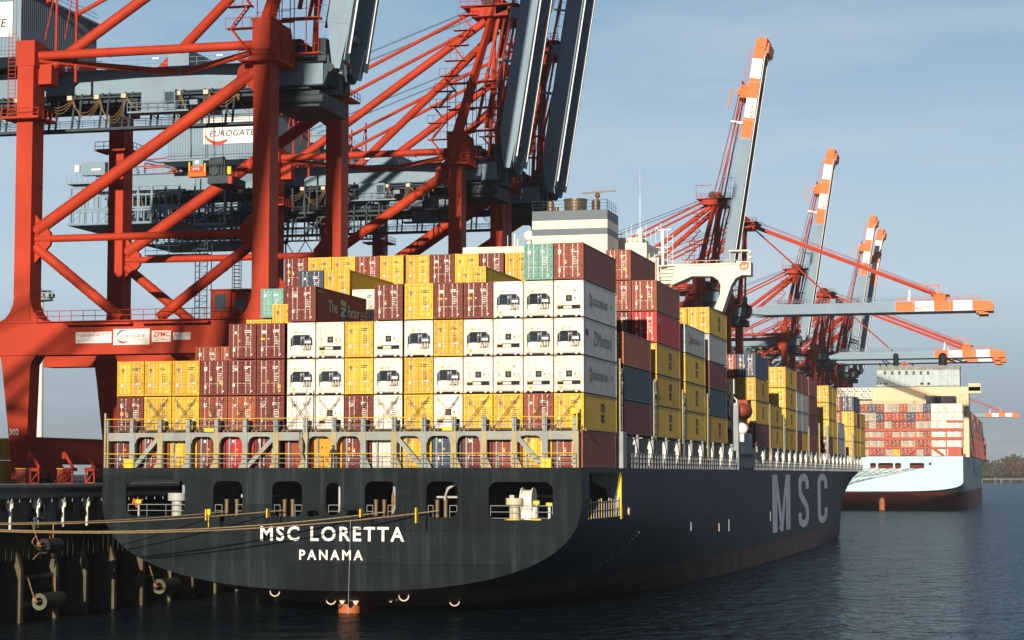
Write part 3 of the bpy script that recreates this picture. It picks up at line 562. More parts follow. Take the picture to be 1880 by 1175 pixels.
# ------------------------------------------------------------------ shipping containers (door end towards -Y, origin at the centre of the door end's foot)
CW = 2.44
_cm = {}
def body_mesh(color, L, H, reefer=False, low=False):
    k = ('body', color, L, H, reefer, low)
    if k in _cm: return _cm[k]
    b = MB(); w = CW / 2; c = .16
    for x in (-w, w - c):
        for y in (0, L - c): b.box(x, x + c, y, y + c, 0, H)
        b.box(x, x + c, c, L - c, 0, .15); b.box(x, x + c, c, L - c, H - .1, H)
    for y in (0, L - c): b.box(-w + c, w - c, y, y + c, 0, .17); b.box(-w + c, w - c, y, y + c, H - .13, H)
    b.face([(-w + .05, .05, H - .03), (w - .05, .05, H - .03), (w - .05, L - .05, H - .03), (-w + .05, L - .05, H - .03)])
    b.face([(-w + c, L - .1, .15), (-w + c, L - .1, H - .1), (w - c, L - .1, H - .1), (w - c, L - .1, .15)]); b.face([(-w + c, c, .16), (-w + c, L - c, .16), (w - c, L - c, .16), (w - c, c, .16)])
    z0, z1 = .15, H - .1; dp = .003 if reefer else .016; pitch = .5 if reefer else (1.2 if low else .29); n = int((L - 2 * c) / pitch); p = (L - 2 * c) / n
    for s in (1, -1):
        ys = []
        for i in range(n): y = c + i * p; ys += [(y, 0), (y + p * .3, 0), (y + p * .5, dp), (y + p * .8, dp)]
        ys.append((L - c, 0))
        for (ya, da), (yb, db) in zip(ys, ys[1:]):
            q = [(s * (w - .02 - da), ya, z0), (s * (w - .02 - db), yb, z0), (s * (w - .02 - db), yb, z1), (s * (w - .02 - da), ya, z1)]
            b.face(q if s > 0 else q[::-1])
    for x in (-w, w - c):                         # corner castings
        for z in (-.015, H - .12):
            for y in (-.02, L - c + .01): b.box(x - .006, x + c + .006, y, y + c + .01, z, z + .135, 1)
    me = b.mesh('body', [C[color], C[color] if color != 'white' else mat('rusty white casting', (.6, .45, .28), .6, streak=.8, streak_col=RUST)]); _cm[k] = me; return me
def door_mesh(color, H, s):
    k = ('door', color, H, s)
    if k in _cm: return _cm[k]
    b = MB(); w = CW / 2 - .17; x0, x1 = (-w, -.012) if s < 0 else (.012, w); z0, z1 = .19, H - .15; n = 5; hh = (z1 - z0) / n
    prof = []
    for i in range(n): z = z0 + i * hh; prof += [(z, .035), (z + hh * .12, .035), (z + hh * .2, .07), (z + hh * .82, .07), (z + hh * .9, .035)]
    prof.append((z1, .035))
    for (za, da), (zb, db) in zip(prof, prof[1:]): b.face([(x0 + .05, da, za), (x1 - .05, da, za), (x1 - .05, db, zb), (x0 + .05, db, zb)])
    b.box(x0, x0 + .055, .02, .1, z0, z1); b.box(x1 - .055, x1, .02, .1, z0, z1)
    for z in (.35, H * .35, H * .63, H - .35): xx = x0 if s < 0 else x1; b.box(xx - .07, xx + .07, .0, .05, z - .05, z + .05)
    me = b.mesh('door', [C[color]]); _cm[k] = me; return me
def bar_mesh(H, x):
    k = ('bar', H, x)
    if k in _cm: return _cm[k]
    b = MB(); b.box(x - .024, x + .024, -.03, .018, .16, H - .1)
    for z in (.2, .75, H - .95, H - .22): b.box(x - .055, x + .055, -.04, .03, z, z + .07)
    b.box(x - (.3 if x > 0 else 0), x + (0 if x > 0 else .3), -.045, .0, .95, .99)
    me = b.mesh('locking_bar', [BAR]); _cm[k] = me; return me
def marks_mesh(kind, color, H, v):
    k = ('marks', kind, color, H, v)
    if k in _cm: return _cm[k]
    rnd = random.Random(hash((kind, v)) % 1000 if False else sum(map(ord, kind)) * 7 + v); b = MB(); y = -.001
    X, U = (1, 0, 0), (0, 0, 1)
    dark = color in ('white', 'grey') or (color in ('yellow', 'olive', 'teal') and kind == 'line')
    ink = 1 if (color in ('yellow', 'white', 'grey')) else 0
    def r(x0, x1, z0, z1, mi): b.face([(x0, y, z0), (x1, y, z0), (x1, y, z1), (x0, y, z1)], mi)
    def lines(x, z, n, wd, mi, hh=.05, gap=.13):
        for i in range(n):
            ww = wd * rnd.uniform(.45, 1); cuts = rnd.randint(1, 3); xx = x
            for c_ in range(cuts): r(xx, xx + ww / cuts * .8, z - i * gap, z - i * gap + hh, mi); xx += ww / cuts
    T = {'line': None}
    lines(.2, H - .62, 2, .75, ink, .075, .14)
    lines(.35, H - 1.15, 5, .5, ink, .045, .15)
    if kind == 'msc':
        b.text('m', (-.86, y, H - .78), X, U, .26, .15, 1, .03); b.text('sc', (-.86, y, H - .95), X, U, .24, .13, 1, .03)
        r(-.4, -.3, H - .85, H - .75, 0); r(-.42, -.33, H - 1.4, H - 1.31, 0); r(-.85, -.68, .75, 1.02, 0); r(.55, .88, .95, 1.1, 4)
    elif kind == 'tex': b.text('tex', (-.86, y, H - .85), X, U, .52, .33, 0, .03); r(-.9, -.52, 1.55, 1.72, 2); r(-.85, -.68, .6, .9, 0); r(-.25, -.15, 1.6, 1.7, 0); r(.6, .72, 1.45, 1.55, 2)
    elif kind == 'zim': b.text('ZIM', (-.88, y, H - .92), X, U, .5, .26, 5 if color == 'white' else 0, .02); r(-.85, -.65, .7, .95, 0)
    if kind == 'zim':
        for i in range(4):
            for j in range(2): r(-.86 + .13 * i, -.8 + .13 * i, H - .6 + .1 * j, H - .55 + .1 * j, 5 if color == 'white' else 0)
    elif kind == 'cai': b.text('CAI', (-.86, y, H - .75), X, U, .42, .17, 0, .02); b.face([(-.3, y, 1.1), (-.14, y, 1.1), (-.22, y, 1.26)], 2); r(.62, .9, .55, .85, 2)
    elif kind == 'gen':
        r(-.88, -.62, H - .85, H - .55, 0); r(-.82, -.68, H - .78, H - .62, 5)
        if v % 2: r(-.88, -.62, H - 1.55, H - 1.27, 2)
        b.face([(-.35, y, H - 1.5), (-.17, y, H - 1.5), (-.26, y, H - 1.3)], 2); b.face([(-.35, y, H - 1.55), (-.17, y, H - 1.55), (-.26, y, H - 1.75)], 0); r(-.85, -.68, .55, .85, 0)
        if v % 3 == 0: r(.5, .8, .9, 1.15, 2)
    elif kind == 'dot':
        b.prism([(-.6 + .12 * math.cos(R(a)), H - .75 + .12 * math.sin(R(a))) for a in range(0, 360, 45)], 'y', y, y + .001, 0); r(-.85, -.65, .6, .9, 0)
        b.face([(-.35, y, H - 1.5), (-.17, y, H - 1.5), (-.26, y, H - 1.3)], 2)
    elif kind == 'teal': r(-.88, -.6, H - .85, H - .58, 0); r(-.4, -.28, H - .75, H - .65, 0); r(-.3, -.18, 1.3, 1.42, 2)
    elif kind == 'red': b.text('hm', (-.86, y, H - .8), X, U, .4, .22, 3, .02); r(-.2, -.08, .9, 1.0, 2); r(.3, .45, .9, 1.02, 2)
    r(.75, .9, .3, .38, 0)
    me = b.mesh('marking', [MWHITE, MBLACK, MORANGE, MREDL, MCYAN, MBLUE]); _cm[k] = me; return me
def reefer_meshes(t, H, v=0):
    k = ('reefer', t, H, v)
    if k in _cm: return _cm[k]
    w = CW / 2 - .165; f = MB(); f.box(-w, w, .03, .2, .42, H - .14, 0); f.box(-w, w, .03, .2, .2, .42, 0)
    for x in (-.95, -.6, .6, .95): pass
    p = MB(); y = .03
    if t == 'A':
        poly = [(-.96, 1.02), (-.96, 1.6), (-.64, 1.92), (.64, 1.92), (.96, 1.6), (.96, 1.02)]
        p.prism(poly, 'y', y - .004, y + .1, 0); p.box(.3, .82, y - .02, y, 1.22, 1.42, 1); p.box(-.05, .05, y - .015, y, 1.6, 1.7, 1)
        p.box(.14, .86, y - .01, y + .02, .62, 1.0, 2)
        for x, z0, z1 in ((.17, .7, 1.05), (.3, .64, .95), (.46, .68, 1.1), (.58, .75, .98), (.7, .64, 1.06)): p.box(x, x + .09, y - .04, y, z0, z1, 4)
        p.box(-.96, -.9, y - .02, y, .66, 1.02, 2); p.box(-.66, -.1, y - .012, y, 1.0, 1.04, 1)
        for x in (-.8, -.05, .22, .7): p.box(x, x + .04, y - .012, y, 1.1, 1.85, 3)
        p.box(.12, .26, y - .014, y, 1.62, 1.78, 3); p.box(-.9, .9, y - .012, y, 1.50, 1.52, 3); p.box(.45, .6, y - .014, y, 1.6, 1.8, 2)
        p.box(-.86, -.3, y - .012, y, .66, .9, 1); p.box(-.2, .1, y - .012, y, .72, .74, 2)
        p.box(-.12, .2, y - .006, y, 2.1, 2.17, 3); p.box(-.6, -.4, y - .006, y, 2.05, 2.2, 5)
        fan = MB(); fan.tube((-.38, y - .012, 1.48), (-.38, y - .004, 1.48), .27, 18, 1); fan.tube((-.38, y - .03, 1.48), (-.38, y - .01, 1.48), .1, 10, 0)
        for a in range(0, 360, 45): fan.beam((-.38, y - .02, 1.48), (-.38 + .24 * math.cos(R(a)), y - .02, 1.48 + .24 * math.sin(R(a))), .01, .06, 0)
    else:
        p.box(-.95, .95, y - .004, y + .06, .62, .95, 2); p.box(-.9, -.55, y - .02, y, .84, .95, 5)
        p.box(-.45, .25, y - .03, y, .66, .88, 4); p.box(.3, .5, y - .035, y, .62, .92, 2); p.box(-.98, .98, y - .02, y, .95, 1.0, 1)
        p.box(.4, .6, y - .006, y, 1.38, 1.6, 3); p.box(-.8, -.6, y - .006, y, 1.56, 1.6, 2); p.box(-.8, -.6, y - .006, y, 1.36, 1.4, 2); p.box(.85, .95, y - .006, y, 1.35, 1.6, 3)
        p.box(-.3, .35, y - .006, y, 1.86, 1.9, 5)
        fan = MB(); fan.box(-.24, .26, y - .02, y, 1.24, 1.74, 1)
        for a in range(0, 360, 60): fan.beam((.01, y - .03, 1.49), (.01 + .2 * math.cos(R(a)), y - .03, 1.49 + .2 * math.sin(R(a))), .01, .02, 0)
    # dark fork pockets at the foot, amber stickers
    p.prism([(-.55, -.0), (.55, -.0), (.5, .12), (-.5, .12)], 'y', -.01, .03, 2)
    p.prism([(-1.02, 0), (-.68, 0), (-.74, .12), (-.96, .12)], 'y', -.01, .03, 2); p.prism([(.68, 0), (1.02, 0), (.96, .12), (.74, .12)], 'y', -.01, .03, 2)
    if v == 1: p.box(-.75, -.52, y - .008, y, .3, .5, 5)
    if v == 2:
        for x in (-.85, -.3, .3, .8): p.box(x, x + .1, y - .006, y, H - .42, H - .39, 3)
        p.box(.35, .62, y - .008, y, 2.02, 2.22, 1 if t == 'A' else 3)
    if t == 'A': p.prism([(-.03, .33), (.17, .33), (.07, .5)], 'y', y - .01, y, 5)
    else: p.prism([(-1., H - .55), (-.78, H - .55), (-.89, H - .35)], 'y', y - .01, y, 5)
    GR = MATS.get('panel grey') or mat('panel grey', (.3, .31, .31), .5)
    res = (f.mesh('end_panel', [C['white']]), p.mesh('machinery_panel', [DARKP, MWHITE, BLACK, GR, BAR, MORANGE]), fan.mesh('fan', [DARKP if t == 'A' else GR, BLACK])); _cm[k] = res; return res
SIDEM = {}
def side_mark(kind, L, H, x=CW / 2 + .004):
    b = MB(); Yv, U = (0, 1, 0), (0, 0, 1); c = L / 2
    if kind == 'msc':
        b.text('m', (x, c + .1, 1.6), Yv, U, 1.35, .75, 0, .04); b.text('s', (x, c + .1, .72), Yv, U, .62, .72, 0, .04); b.text('c', (x, c + .8, .72), Yv, U, .62, .72, 0, .04); return b, [MBLACK]
    if kind == 'mscw':
        b.text('m', (x, c + 1.2, 1.5), Yv, U, 1.3, .7, 0, .04); b.text('sc', (x, c + 1.2, .7), Yv, U, 1.3, .65, 0, .04); return b, [mat('faded tan lettering', (.22, .15, .09))]
    if kind == 'gold':
        b.prism([(2.4, .85), (2.4, 2.2), (3.4, 1.85), (3.4, 1.2)], 'x', x, x + .003, 1); b.prism([(2.7, 1.2), (2.7, 1.8), (3.1, 1.65), (3.1, 1.35)], 'x', x + .004, x + .007, 2)
        b.text('GOLD STAR LINE', (x, 3.9, 1.15), Yv, U, 5.9, .62, 0, .02); b.text('LTD', (x, 11.2, 1.35), Yv, U, .9, .4, 0, .01); return b, [mat('grey side lettering', (.14, .17, .2)), mat('grey side emblem', (.15, .17, .2)), MORANGE]
    if kind == 'zimon':
        b.text('ZIM', (x, 4.0, .95), Yv, U, 2.9, 1.15, 0, 0); b.text('onitor', (x, 7.2, .95), Yv, U, 3.9, 1.1, 0, 0); b.text('(', (x, 11.2, .8), Yv, U, .5, 1.3, 0, 0)
        b.box(x, x + .003, .8, 1.8, 1.6, 2.1, 1); return b, [mat('grey side lettering', (.14, .17, .2)), MBLUE]
    if kind == 'zfactor':
        b.text('ZCSU', (x, .6, 2.5), Yv, U, 1.3, .22, 0, .01); b.text('The', (x, 3.3, 1.05), Yv, U, 2.4, 1.0, 0, .02)
        b.box(x, x + .003, 6.5, 8.2, .35, 2.35, 1); b.box(x + .004, x + .006, 6.6, 7.2, 1.85, 2.3, 2); b.box(x + .004, x + .006, 7.3, 8.1, 1.8, 2.25, 3); b.beam((x + .006, 6.8, 1.0), (x + .006, 7.9, 1.6), .01, .22, 0); b.box(x + .004, x + .006, 6.7, 7.9, 1.5, 1.66, 0); b.box(x + .004, x + .006, 6.7, 7.9, .9, 1.06, 0)
        b.text('Factor', (x, 8.5, .95), Yv, U, 3.3, 1.0, 0, .02)
        b.text('ZIM', (x, 12.1, .35), Yv, U, 1.2, .7, 0, .02)
        for i in range(4): b.box(x, x + .003, 12.1 + .33 * i, 12.2 + .33 * i, 1.5, 1.62, 0); b.box(x, x + .003, 12.2 + .33 * i, 12.3 + .33 * i, 1.25, 1.36, 0)
        return b, [mat('pale side lettering', (.5, .5, .52)), mat('deep teal sticker', (.02, .1, .14)), MCYAN, MORANGE]
    if kind == 'cai': b.text('CAI', (x, .6, 1.9), Yv, U, 1.3, .5, 0, .02); return b, [MWHITE]
    if kind == 'tick': b.text('7', (x, .6, 2.3), Yv, U, .35, .4, 0, .02); return b, [mat('faded white lettering', (.45, .42, .4))]
NC = [0]; USED = {}
CNAME = dict(yellow='yellow', maroon='maroon', brown='oxide brown', orange='rust orange', red='bright red', white='white', navy='navy blue', teal='teal green', grey='pale grey', olive='amber yellow rust spotted')
MK = dict(msc='small black MSC logo', tex='white tex lettering', zim='ZIM lettering', cai='white CAI lettering', gen='square white sticker', dot='round white mark', teal='white sticker', red='small red lettering', none='no logo')
def container(x, y, z, color, mk='gen', L=13.7, H=2.94, side=None, where='', simple=False, far=False, group='containers stacked on the dark slate ship', dark=False):
    """x: left edge of the column, y: door end, z: foot"""
    NC[0] += 1
    reef = mk in ('A', 'B')
    kindname = 'refrigerated_container' if reef else 'shipping_container'
    lab = {'A': 'white reefer with dark machinery panel', 'B': 'white reefer with small black fan'}.get(mk) or (CNAME[color] + ' container')
    lab = lab + ', ' + where
    t = thing(kindname, lab, 'container', (x + .03 + CW / 2, y, z + .03), group)
    put('body', body_mesh(color, L, H, reef, simple), t)
    if simple: return t
    if reef:
        e, p, f = reefer_meshes(mk, H, (NC[0] * 7 // 3) % 3); put('end_panel', e, t); pp = put('machinery_panel', p, t); put('fan', f, pp)
    elif mk == 'blank':
        k = ('blank', color, H)
        if k not in _cm:
            b = MB()
            for i in range(9): xx = -1.05 + i * .235; b.box(xx, xx + .15, .03, .1, .16, H - .12); b.box(xx + .15, xx + .235, .07, .1, .16, H - .12)
            _cm[k] = b.mesh('end_panel', [C[color]])
        put('end_panel', _cm[k], t)
        if color == 'olive':
            b = MB(); rr = random.Random(4)
            for i in range(16): xx, zz = rr.uniform(-.95, .9), rr.uniform(.4, 1.7); b.prism([(xx + rr.uniform(.03, .07) * math.cos(R(a)), zz + rr.uniform(.05, .16) * math.sin(R(a))) for a in range(0, 360, 60)], 'y', .02, .03)
            put('rust_patch', b.mesh('rust_patch', [mat('dark rust', (.06, .03, .015), .8)]), t)
    else:
        for s, bx in ((-1, (-.78, -.38)), (1, (.34, .76))):
            d = put('door', door_mesh(color, H, s), t)
            if not far:
                for xx in bx: put('locking_bar', bar_mesh(H, xx), d)
        put('marking', marks_mesh(mk, color, H, NC[0] % 6), t)
    if side:
        k = ('side', side, L, H)
        if k not in _cm: b, ms = side_mark(side, L, H); _cm[k] = b.mesh('side_marking', ms)
        put('side_marking', _cm[k], t)
    return t
TZ = [12.4, 15.42, 18.47, 21.53, 24.59, 27.64, 30.68]
def cl(c): return ('aftermost stack of the dark slate ship, ' + ORD[c + 1] + ' column from the left')
TN = {0: 'behind the lashing frame', 1: 'first tier above the frame', 2: 'second tier above the frame', 3: 'third tier above the frame', 4: 'fourth tier above the frame', 5: 'top tier'}
def w1(c, t): return ('stern stack tier ' + ['zero', 'one', 'two', 'three', 'four', 'five'][t] if t else 'behind the stern frame') + ', ' + ORD[c + 1] + ' column from port'
Yw, Mr, Br, Og = 'yellow', 'maroon', 'brown', 'orange'
ROWS = {
 0: [(Mr, 'dot'), (Br, 'gen'), (Yw, 'msc'), (Mr, 'dot'), ('red', 'dot'), (Mr, 'gen'), (Br, 'blank'), ('olive', 'blank'), (Mr, 'gen'), ('white', 'red'), (Yw, 'msc'), ('navy', 'dot'), (Mr, 'zim'), (Br, 'gen'), (Yw, 'msc'), (Br, 'gen')],
 1: [(Mr, 'gen'), (Yw, 'msc'), (Yw, 'msc'), (Br, 'gen'), (Og, 'dot'), (Mr, 'zim'), ('white', 'zim'), ('white', 'B'), (Mr, 'zim'), ('white', 'red'), (Yw, 'msc'), ('white', 'B'), (Yw, 'msc'), (Yw, 'msc'), (Br, 'dot'), (Yw, 'msc')],
 2: [(Yw, 'msc'), (Yw, 'msc'), (Yw, 'msc'), (Mr, 'gen'), (Mr, 'zim'), (Mr, 'cai'), ('white', 'A'), ('white', 'A'), (Yw, 'msc'), ('white', 'A'), (Yw, 'msc'), ('white', 'A'), ('white', 'B'), ('white', 'B'), ('white', 'B'), ('white', 'B')],
 3: [None, None, None, None, (Mr, 'dot'), (Mr, 'tex'), ('white', 'A'), ('white', 'B'), (Yw, 'msc'), ('white', 'B'), ('white', 'A'), (Yw, 'msc'), ('white', 'A'), ('white', 'B'), ('white', 'A'), ('white', 'A')],
 4: [None] * 6 + [(Mr, 'zim'), None, None, (Mr, 'gen'), (Yw, 'msc'), (Mr, 'tex'), (Mr, 'tex'), ('white', 'A'), ('white', 'A'), ('white', 'B')],
 5: [None] * 14 + [('teal', 'teal'), (Br, 'gen')]}
SIDES = {(15, 1): 'msc', (15, 2): 'gold', (15, 3): 'zimon', (15, 4): 'gold', (6, 4): 'zfactor', (15, 0): 'tick'}
for t, row in ROWS.items():
    for c, e in enumerate(row):
        if e: container(COLX[c], 0 if t else -.35, TZ[t], e[0], e[1], side=SIDES.get((c, t)), where=w1(c, t), L=13.8, H=2.94)
# bays further forward: (column from port, tier, colour, mark, side mark, bay)
BAYY = {2: 17.1, 3: 34.0, 4: 51.0, 5: 67.9, 6: 108.1, 7: 123.9, 8: 142.3, 10: 175.1, 12: 226.8}
def w2(bay, c, t):
    nth = {2: 'second', 3: 'third', 4: 'fourth', 5: 'fifth', 6: 'sixth', 7: 'seventh', 8: 'eighth', 9: 'ninth', 10: 'tenth', 11: 'eleventh', 12: 'twelfth', 13: 'thirteenth', 14: 'fourteenth'}[bay]
    side = 'outermost starboard column' if c == 15 else ORD[c + 1] + ' column from port'
    return nth + ' bay from stern, ' + side + ', tier ' + ['zero', 'one', 'two', 'three', 'four', 'five', 'six'][t]
FWD = [(2, 15, 1, Mr, 'gen', 'tick'), (2, 15, 2, 'navy', 'gen', 'tick'), (2, 15, 3, Og, 'gen', 'tick'), (2, 10, 5, Yw, 'msc', None), (2, 4, 5, 'navy', 'dot', None), (2, 5, 5, Yw, 'msc', None), (2, 6, 4, 'white', 'none', None),
 (2, 3, 4, Yw, 'msc', None), (2, 2, 4, Yw, 'msc', None), (2, 0, 3, Br, 'gen', None), (2, 1, 3, Og, 'dot', None), (2, 14, 3, Mr, 'gen', None), (2, 14, 2, Yw, 'gen', None),
 (3, 15, 1, Yw, 'msc', 'msc'), (3, 15, 2, Yw, 'msc', 'msc'), (3, 15, 3, Yw, 'msc', 'msc'), (3, 15, 4, 'red', 'gen', 'cai'), (3, 15, 5, Br, 'gen', 'tick'), (3, 14, 5, Br, 'gen', None), (3, 14, 6, Br, 'gen', 'mscw'), (3, 14, 4, Mr, 'gen', None), (3, 0, 5, 'teal', 'teal', None),
 (3, 1, 6, Mr, 'gen', None), (3, 1, 5, Mr, 'gen', None), (3, 2, 6, Yw, 'msc', None), (3, 3, 6, Yw, 'msc', None), (3, 4, 6, Br, 'dot', None), (3, 5, 6, Yw, 'msc', None), (3, 6, 6, Yw, 'msc', None), (3, 7, 6, Mr, 'tex', None), (3, 8, 6, Yw, 'msc', None), (3, 9, 6, Mr, 'gen', None), (3, 10, 6, Yw, 'msc', None), (3, 6, 5, Br, 'gen', None), (3, 7, 5, Mr, 'tex', None), (3, 8, 5, Yw, 'msc', None), (3, 9, 5, Mr, 'gen', None), (3, 10, 5, Yw, 'msc', None), (3, 5, 5, Yw, 'msc', None), (3, 4, 5, Br, 'gen', None),
 (4, 15, 1, Yw, 'msc', 'msc'), (4, 15, 2, Yw, 'msc', 'msc'), (4, 15, 3, Yw, 'msc', 'msc'), (4, 15, 4, 'grey', 'gen', 'gold'),
 (5, 15, 1, Yw, 'msc', 'msc'), (5, 15, 2, 'navy', 'gen', 'tick'), (5, 15, 3, Mr, 'gen', 'tick'), (5, 15, 4, 'grey', 'gen', None), (5, 15, 5, Yw, 'msc', 'msc'), (5, 14, 5, Yw, 'msc', None), (5, 13, 5, Yw, 'msc', None),
 (6, 15, 1, Mr, 'gen', 'tick'), (6, 15, 2, Yw, 'msc', 'msc'), (6, 15, 3, Yw, 'msc', 'msc'), (6, 15, 4, 'navy', 'gen', None), (6, 14, 4, Br, 'gen', None), (6, 14, 3, Yw, 'msc', None), (6, 14, 2, Yw, 'msc', None),
 (7, 15, 1, Yw, 'msc', 'msc'), (7, 15, 2, Yw, 'msc', 'msc'),
 (8, 15, 1, Yw, 'msc', 'msc'), (8, 15, 2, Yw, 'msc', 'msc'), (8, 15, 3, Yw, 'msc', 'msc'), (8, 15, 4, Yw, 'msc', 'msc'), (8, 14, 3, Yw, 'msc', None), (8, 14, 4, Yw, 'msc', None),
 (10, 15, 1, Br, 'gen', 'tick'), (10, 15, 2, Mr, 'gen', None), (10, 15, 3, Mr, 'gen', None), (10, 15, 4, Br, 'gen', None), (10, 14, 4, Br, 'gen', None), (10, 13, 4, Og, 'gen', None),
 (12, 15, 1, 'grey', 'gen', None), (12, 15, 2, 'grey', 'gen', None)]
for bay, c, t, col, mk, sm in FWD:
    z = TZ[t]
    if (bay, c, t) == (2, 6, 4): z += 1.2
    if (bay, c, t) in ((2, 0, 3), (2, 1, 3)): z -= .8
    if (bay, c, t) == (2, 2, 4): z -= 1.4
    container(COLX[c], BAYY[bay], z, col, mk, side=sm, where=w2(bay, c, t), L=13.7)
for bay, y0, stacks in ((9, 157.3, ((Mr, 'grey', 'grey', Br), (Yw, 'grey', 'grey', Br))), (11, 209.1, ((Mr, Yw, Yw, Yw), (Yw, Yw, Yw, Yw))), (13, 262.4, ((Yw, Yw, Yw, 'navy'), (Yw, Yw, Mr, 'navy')))):
    for i, st_ in enumerate(stacks):
        for t, col in enumerate(st_, 1):
            container(COLX[15], y0 + i * 7.9, TZ[t], col, 'msc' if col == Yw else 'gen', L=7.6, side=None, where=w2(bay, 15, t) + (', aft half' if i == 0 else ', forward half'))
for t in (1, 2, 3): container(COLX[15], 278.7, TZ[t], Yw, 'msc', L=13.5, where=w2(14, 15, t))
for c in (14, 13):
    for t in (2, 3, 4):
        if (c, t) != (13, 4): container(COLX[c], 209.1, TZ[t], Yw, 'msc', L=13.5, where=w2(11, c, t))
container(COLX[14], 262.4, TZ[3], Br, 'gen', L=13.5, where=w2(13, 14, 3)); container(COLX[14], 262.4, TZ[4], Br, 'gen', L=13.5, where=w2(13, 14, 4))
# ------------------------------------------------------------------ ship-to-shore gantry cranes (one prototype, meshes shared by every crane)
WX, LX, HX = -47.5, -76.3, -42.3         # waterside rail, landside rail, boom hinge
GZ = 10.8
def crane_meshes():
    """part name -> list of (name, mesh, parent key); coordinates relative to (WX, mid, GZ)"""
    O = (WX, 0, GZ); out = []
    def add(key, name, b, mats, parent=None): out.append((key, name, b.mesh(name, mats, (WX, 0, GZ - (2. if key in ('gdn', 'gdf', 'gt', 'gr', 'rh', 'tf', 'fc') else 2.6 if key == 'sc' else 1.4 if key == 'tr' else 0))), parent))
    NF, FF = -12.5, 12.2                 # front faces of near and far legs
    for side, X in (('w', WX), ('l', LX)):
        for fr, y in (('n', NF), ('f', FF)):
            b = MB(); top = 62.6
            b.beam((X, y + 1.4, 25.4), (X, y + 1.4, 59.0), 2.0, 2.8) if False else None
            b.box(X - 1.0, X + 1.0, y, y + 2.8, 29.0, 58.6)
            b.box(X - 1.15, X + 1.15, y - .08, y + 2.88, 58.6, top if side == 'w' else 61.5)
            if side == 'w': b.box(X - 1.25, X + 1.25, y - .12, y + 2.9, 62.4, 62.7)
            # haunches down onto the portal beam and tapered lower leg
            s = 1 if side == 'l' else -1
            b.prism([(X - 1.0, 32.2), (X - 1.0, 29.0)] + [(X - 3.2, 29.0)] + [(X - 1.0 - 2.2 * (1 - math.sin(R(a))), 29.1 + 3.1 * (1 - math.cos(R(a)))) for a in (10, 30, 50, 70, 88)], 'y', y + .1, y + 2.7)
            b.prism([(X + 1.0, 29.0), (X + 1.0, 32.2)] + [(X + 1.0 + 2.2 * (1 - math.sin(R(a))), 29.1 + 3.1 * (1 - math.cos(R(a)))) for a in (88, 70, 50, 30, 10)] + [(X + 3.2, 29.0)], 'y', y + .1, y + 2.7)
            zl = 16.0
            b.prism([(X - 2.6, 25.45), (X - 2.3, 23.5), (X - 1.0, 13.0), (X - 1.0, 11.3), (X + .8, 11.3), (X + .8, 13.0), (X + 1.15, 24.3), (X + 1.9, 25.45)][::-1], 'y', y + .15, y + 2.5)
            for z in (32.5, 44.8, 51.2): b.box(X - 1.04, X + 1.04, y - .04, y + 2.84, z, z + .07)
            add('leg' + side + fr, 'leg', b, CRED)
            # collar platform with hand rails
            b = MB(); z = 52.3 if side == 'l' else 57.6; ex = 1.3
            b.box(X - 1 - ex, X + 1 + ex, y - ex, y, z, z + .25); b.box(X + 1.0, X + 1 + ex, y, y + 3.3, z, z + .25); b.box(X - 1 - ex, X - 1.0, y, y + 2, z, z + .25)
            for h in (.6, 1.15):
                b.tube((X - 1 - ex, y - ex, z + h), (X + 1 + ex, y - ex, z + h), .045, 4); b.tube((X + 1 + ex, y - ex, z + h), (X + 1 + ex, y + 3.3, z + h), .045, 4)
            for xx in (-2.3, -1.1, 0, 1.1, 2.3): b.tube((X + xx, y - ex, z), (X + xx, y - ex, z + 1.15), .045, 4)
            for yy in (0, 1.1, 2.2, 3.3): b.tube((X + 2.3, y + yy, z), (X + 2.3, y + yy, z + 1.15), .045, 4)
            add('collar' + side + fr, 'leg_platform', b, CRED, 'leg' + side + fr)
    for fr, y in (('n', NF), ('f', FF)):
        yc = y + 1.3; b = MB()
        b.box(LX - 9.5, WX + 3.2, y, y + 2.6, 25.4, 29.0); b.box(LX - 9.5, WX + 3.2, y - .15, y + 2.7, 28.95, 29.08); b.box(LX - 9.5, WX + 3.2, y - .1, y + 2.7, 25.3, 25.42)
        for k in range(9): b.box(LX + 2 + 3.1 * k, LX + 2.05 + 3.1 * k, y - .02, y + 2.6, 25.45, 28.95)
        add('pb' + fr, 'portal_beam', b, CRED)
        b = MB()
        for h in (.55, 1.15): b.tube((LX + 2, y - .4, 29.1 + h), (WX - 2, y - .4, 29.1 + h), .04, 4)
        for k in range(18): xx = LX + 2 + k * (WX - LX - 4) / 17; b.tube((xx, y - .4, 29.1), (xx, y - .4, 30.25), .04, 4)
        b.box(LX + 2, WX - 2, y - .5, y, 29.0, 29.1)
        for xx in (-66.5, -57.2): b.box(xx - 4, xx + 4, y - 1.1, y, 28.6, 28.8)
        add('pr' + fr, 'walkway_railing', b, CRED, 'pb' + fr)
        def tb(key, p, q, r, name='diagonal_brace'):
            b = MB(); p = (p[0], yc, p[1]); q = (q[0], yc, q[1]); b.tube(p, q, r, 14)
            P_, Q_ = Vector(p), Vector(q); d = (Q_ - P_)
            for f in (.33, .66): c = P_ + d * f; u = d.normalized() * .12; b.tube(c - u, c + u, r * 1.06, 14)
            add(key + fr, name, b, CRED)
        tb('da', (WX - 1, 57.0), (LX + 1, 39.6), .72); tb('db', (LX + 1, 37.8), (-64.6, 29.4), .6); tb('dc', (WX - 1, 37.8), (-60.0, 29.4), .6)
        tb('st', (LX + 1, 38.7), (WX - 1, 38.7), .42, 'horizontal_strut'); tb('tt', (LX + 1, 59.9), (WX - 1, 59.9), .52, 'horizontal_strut')
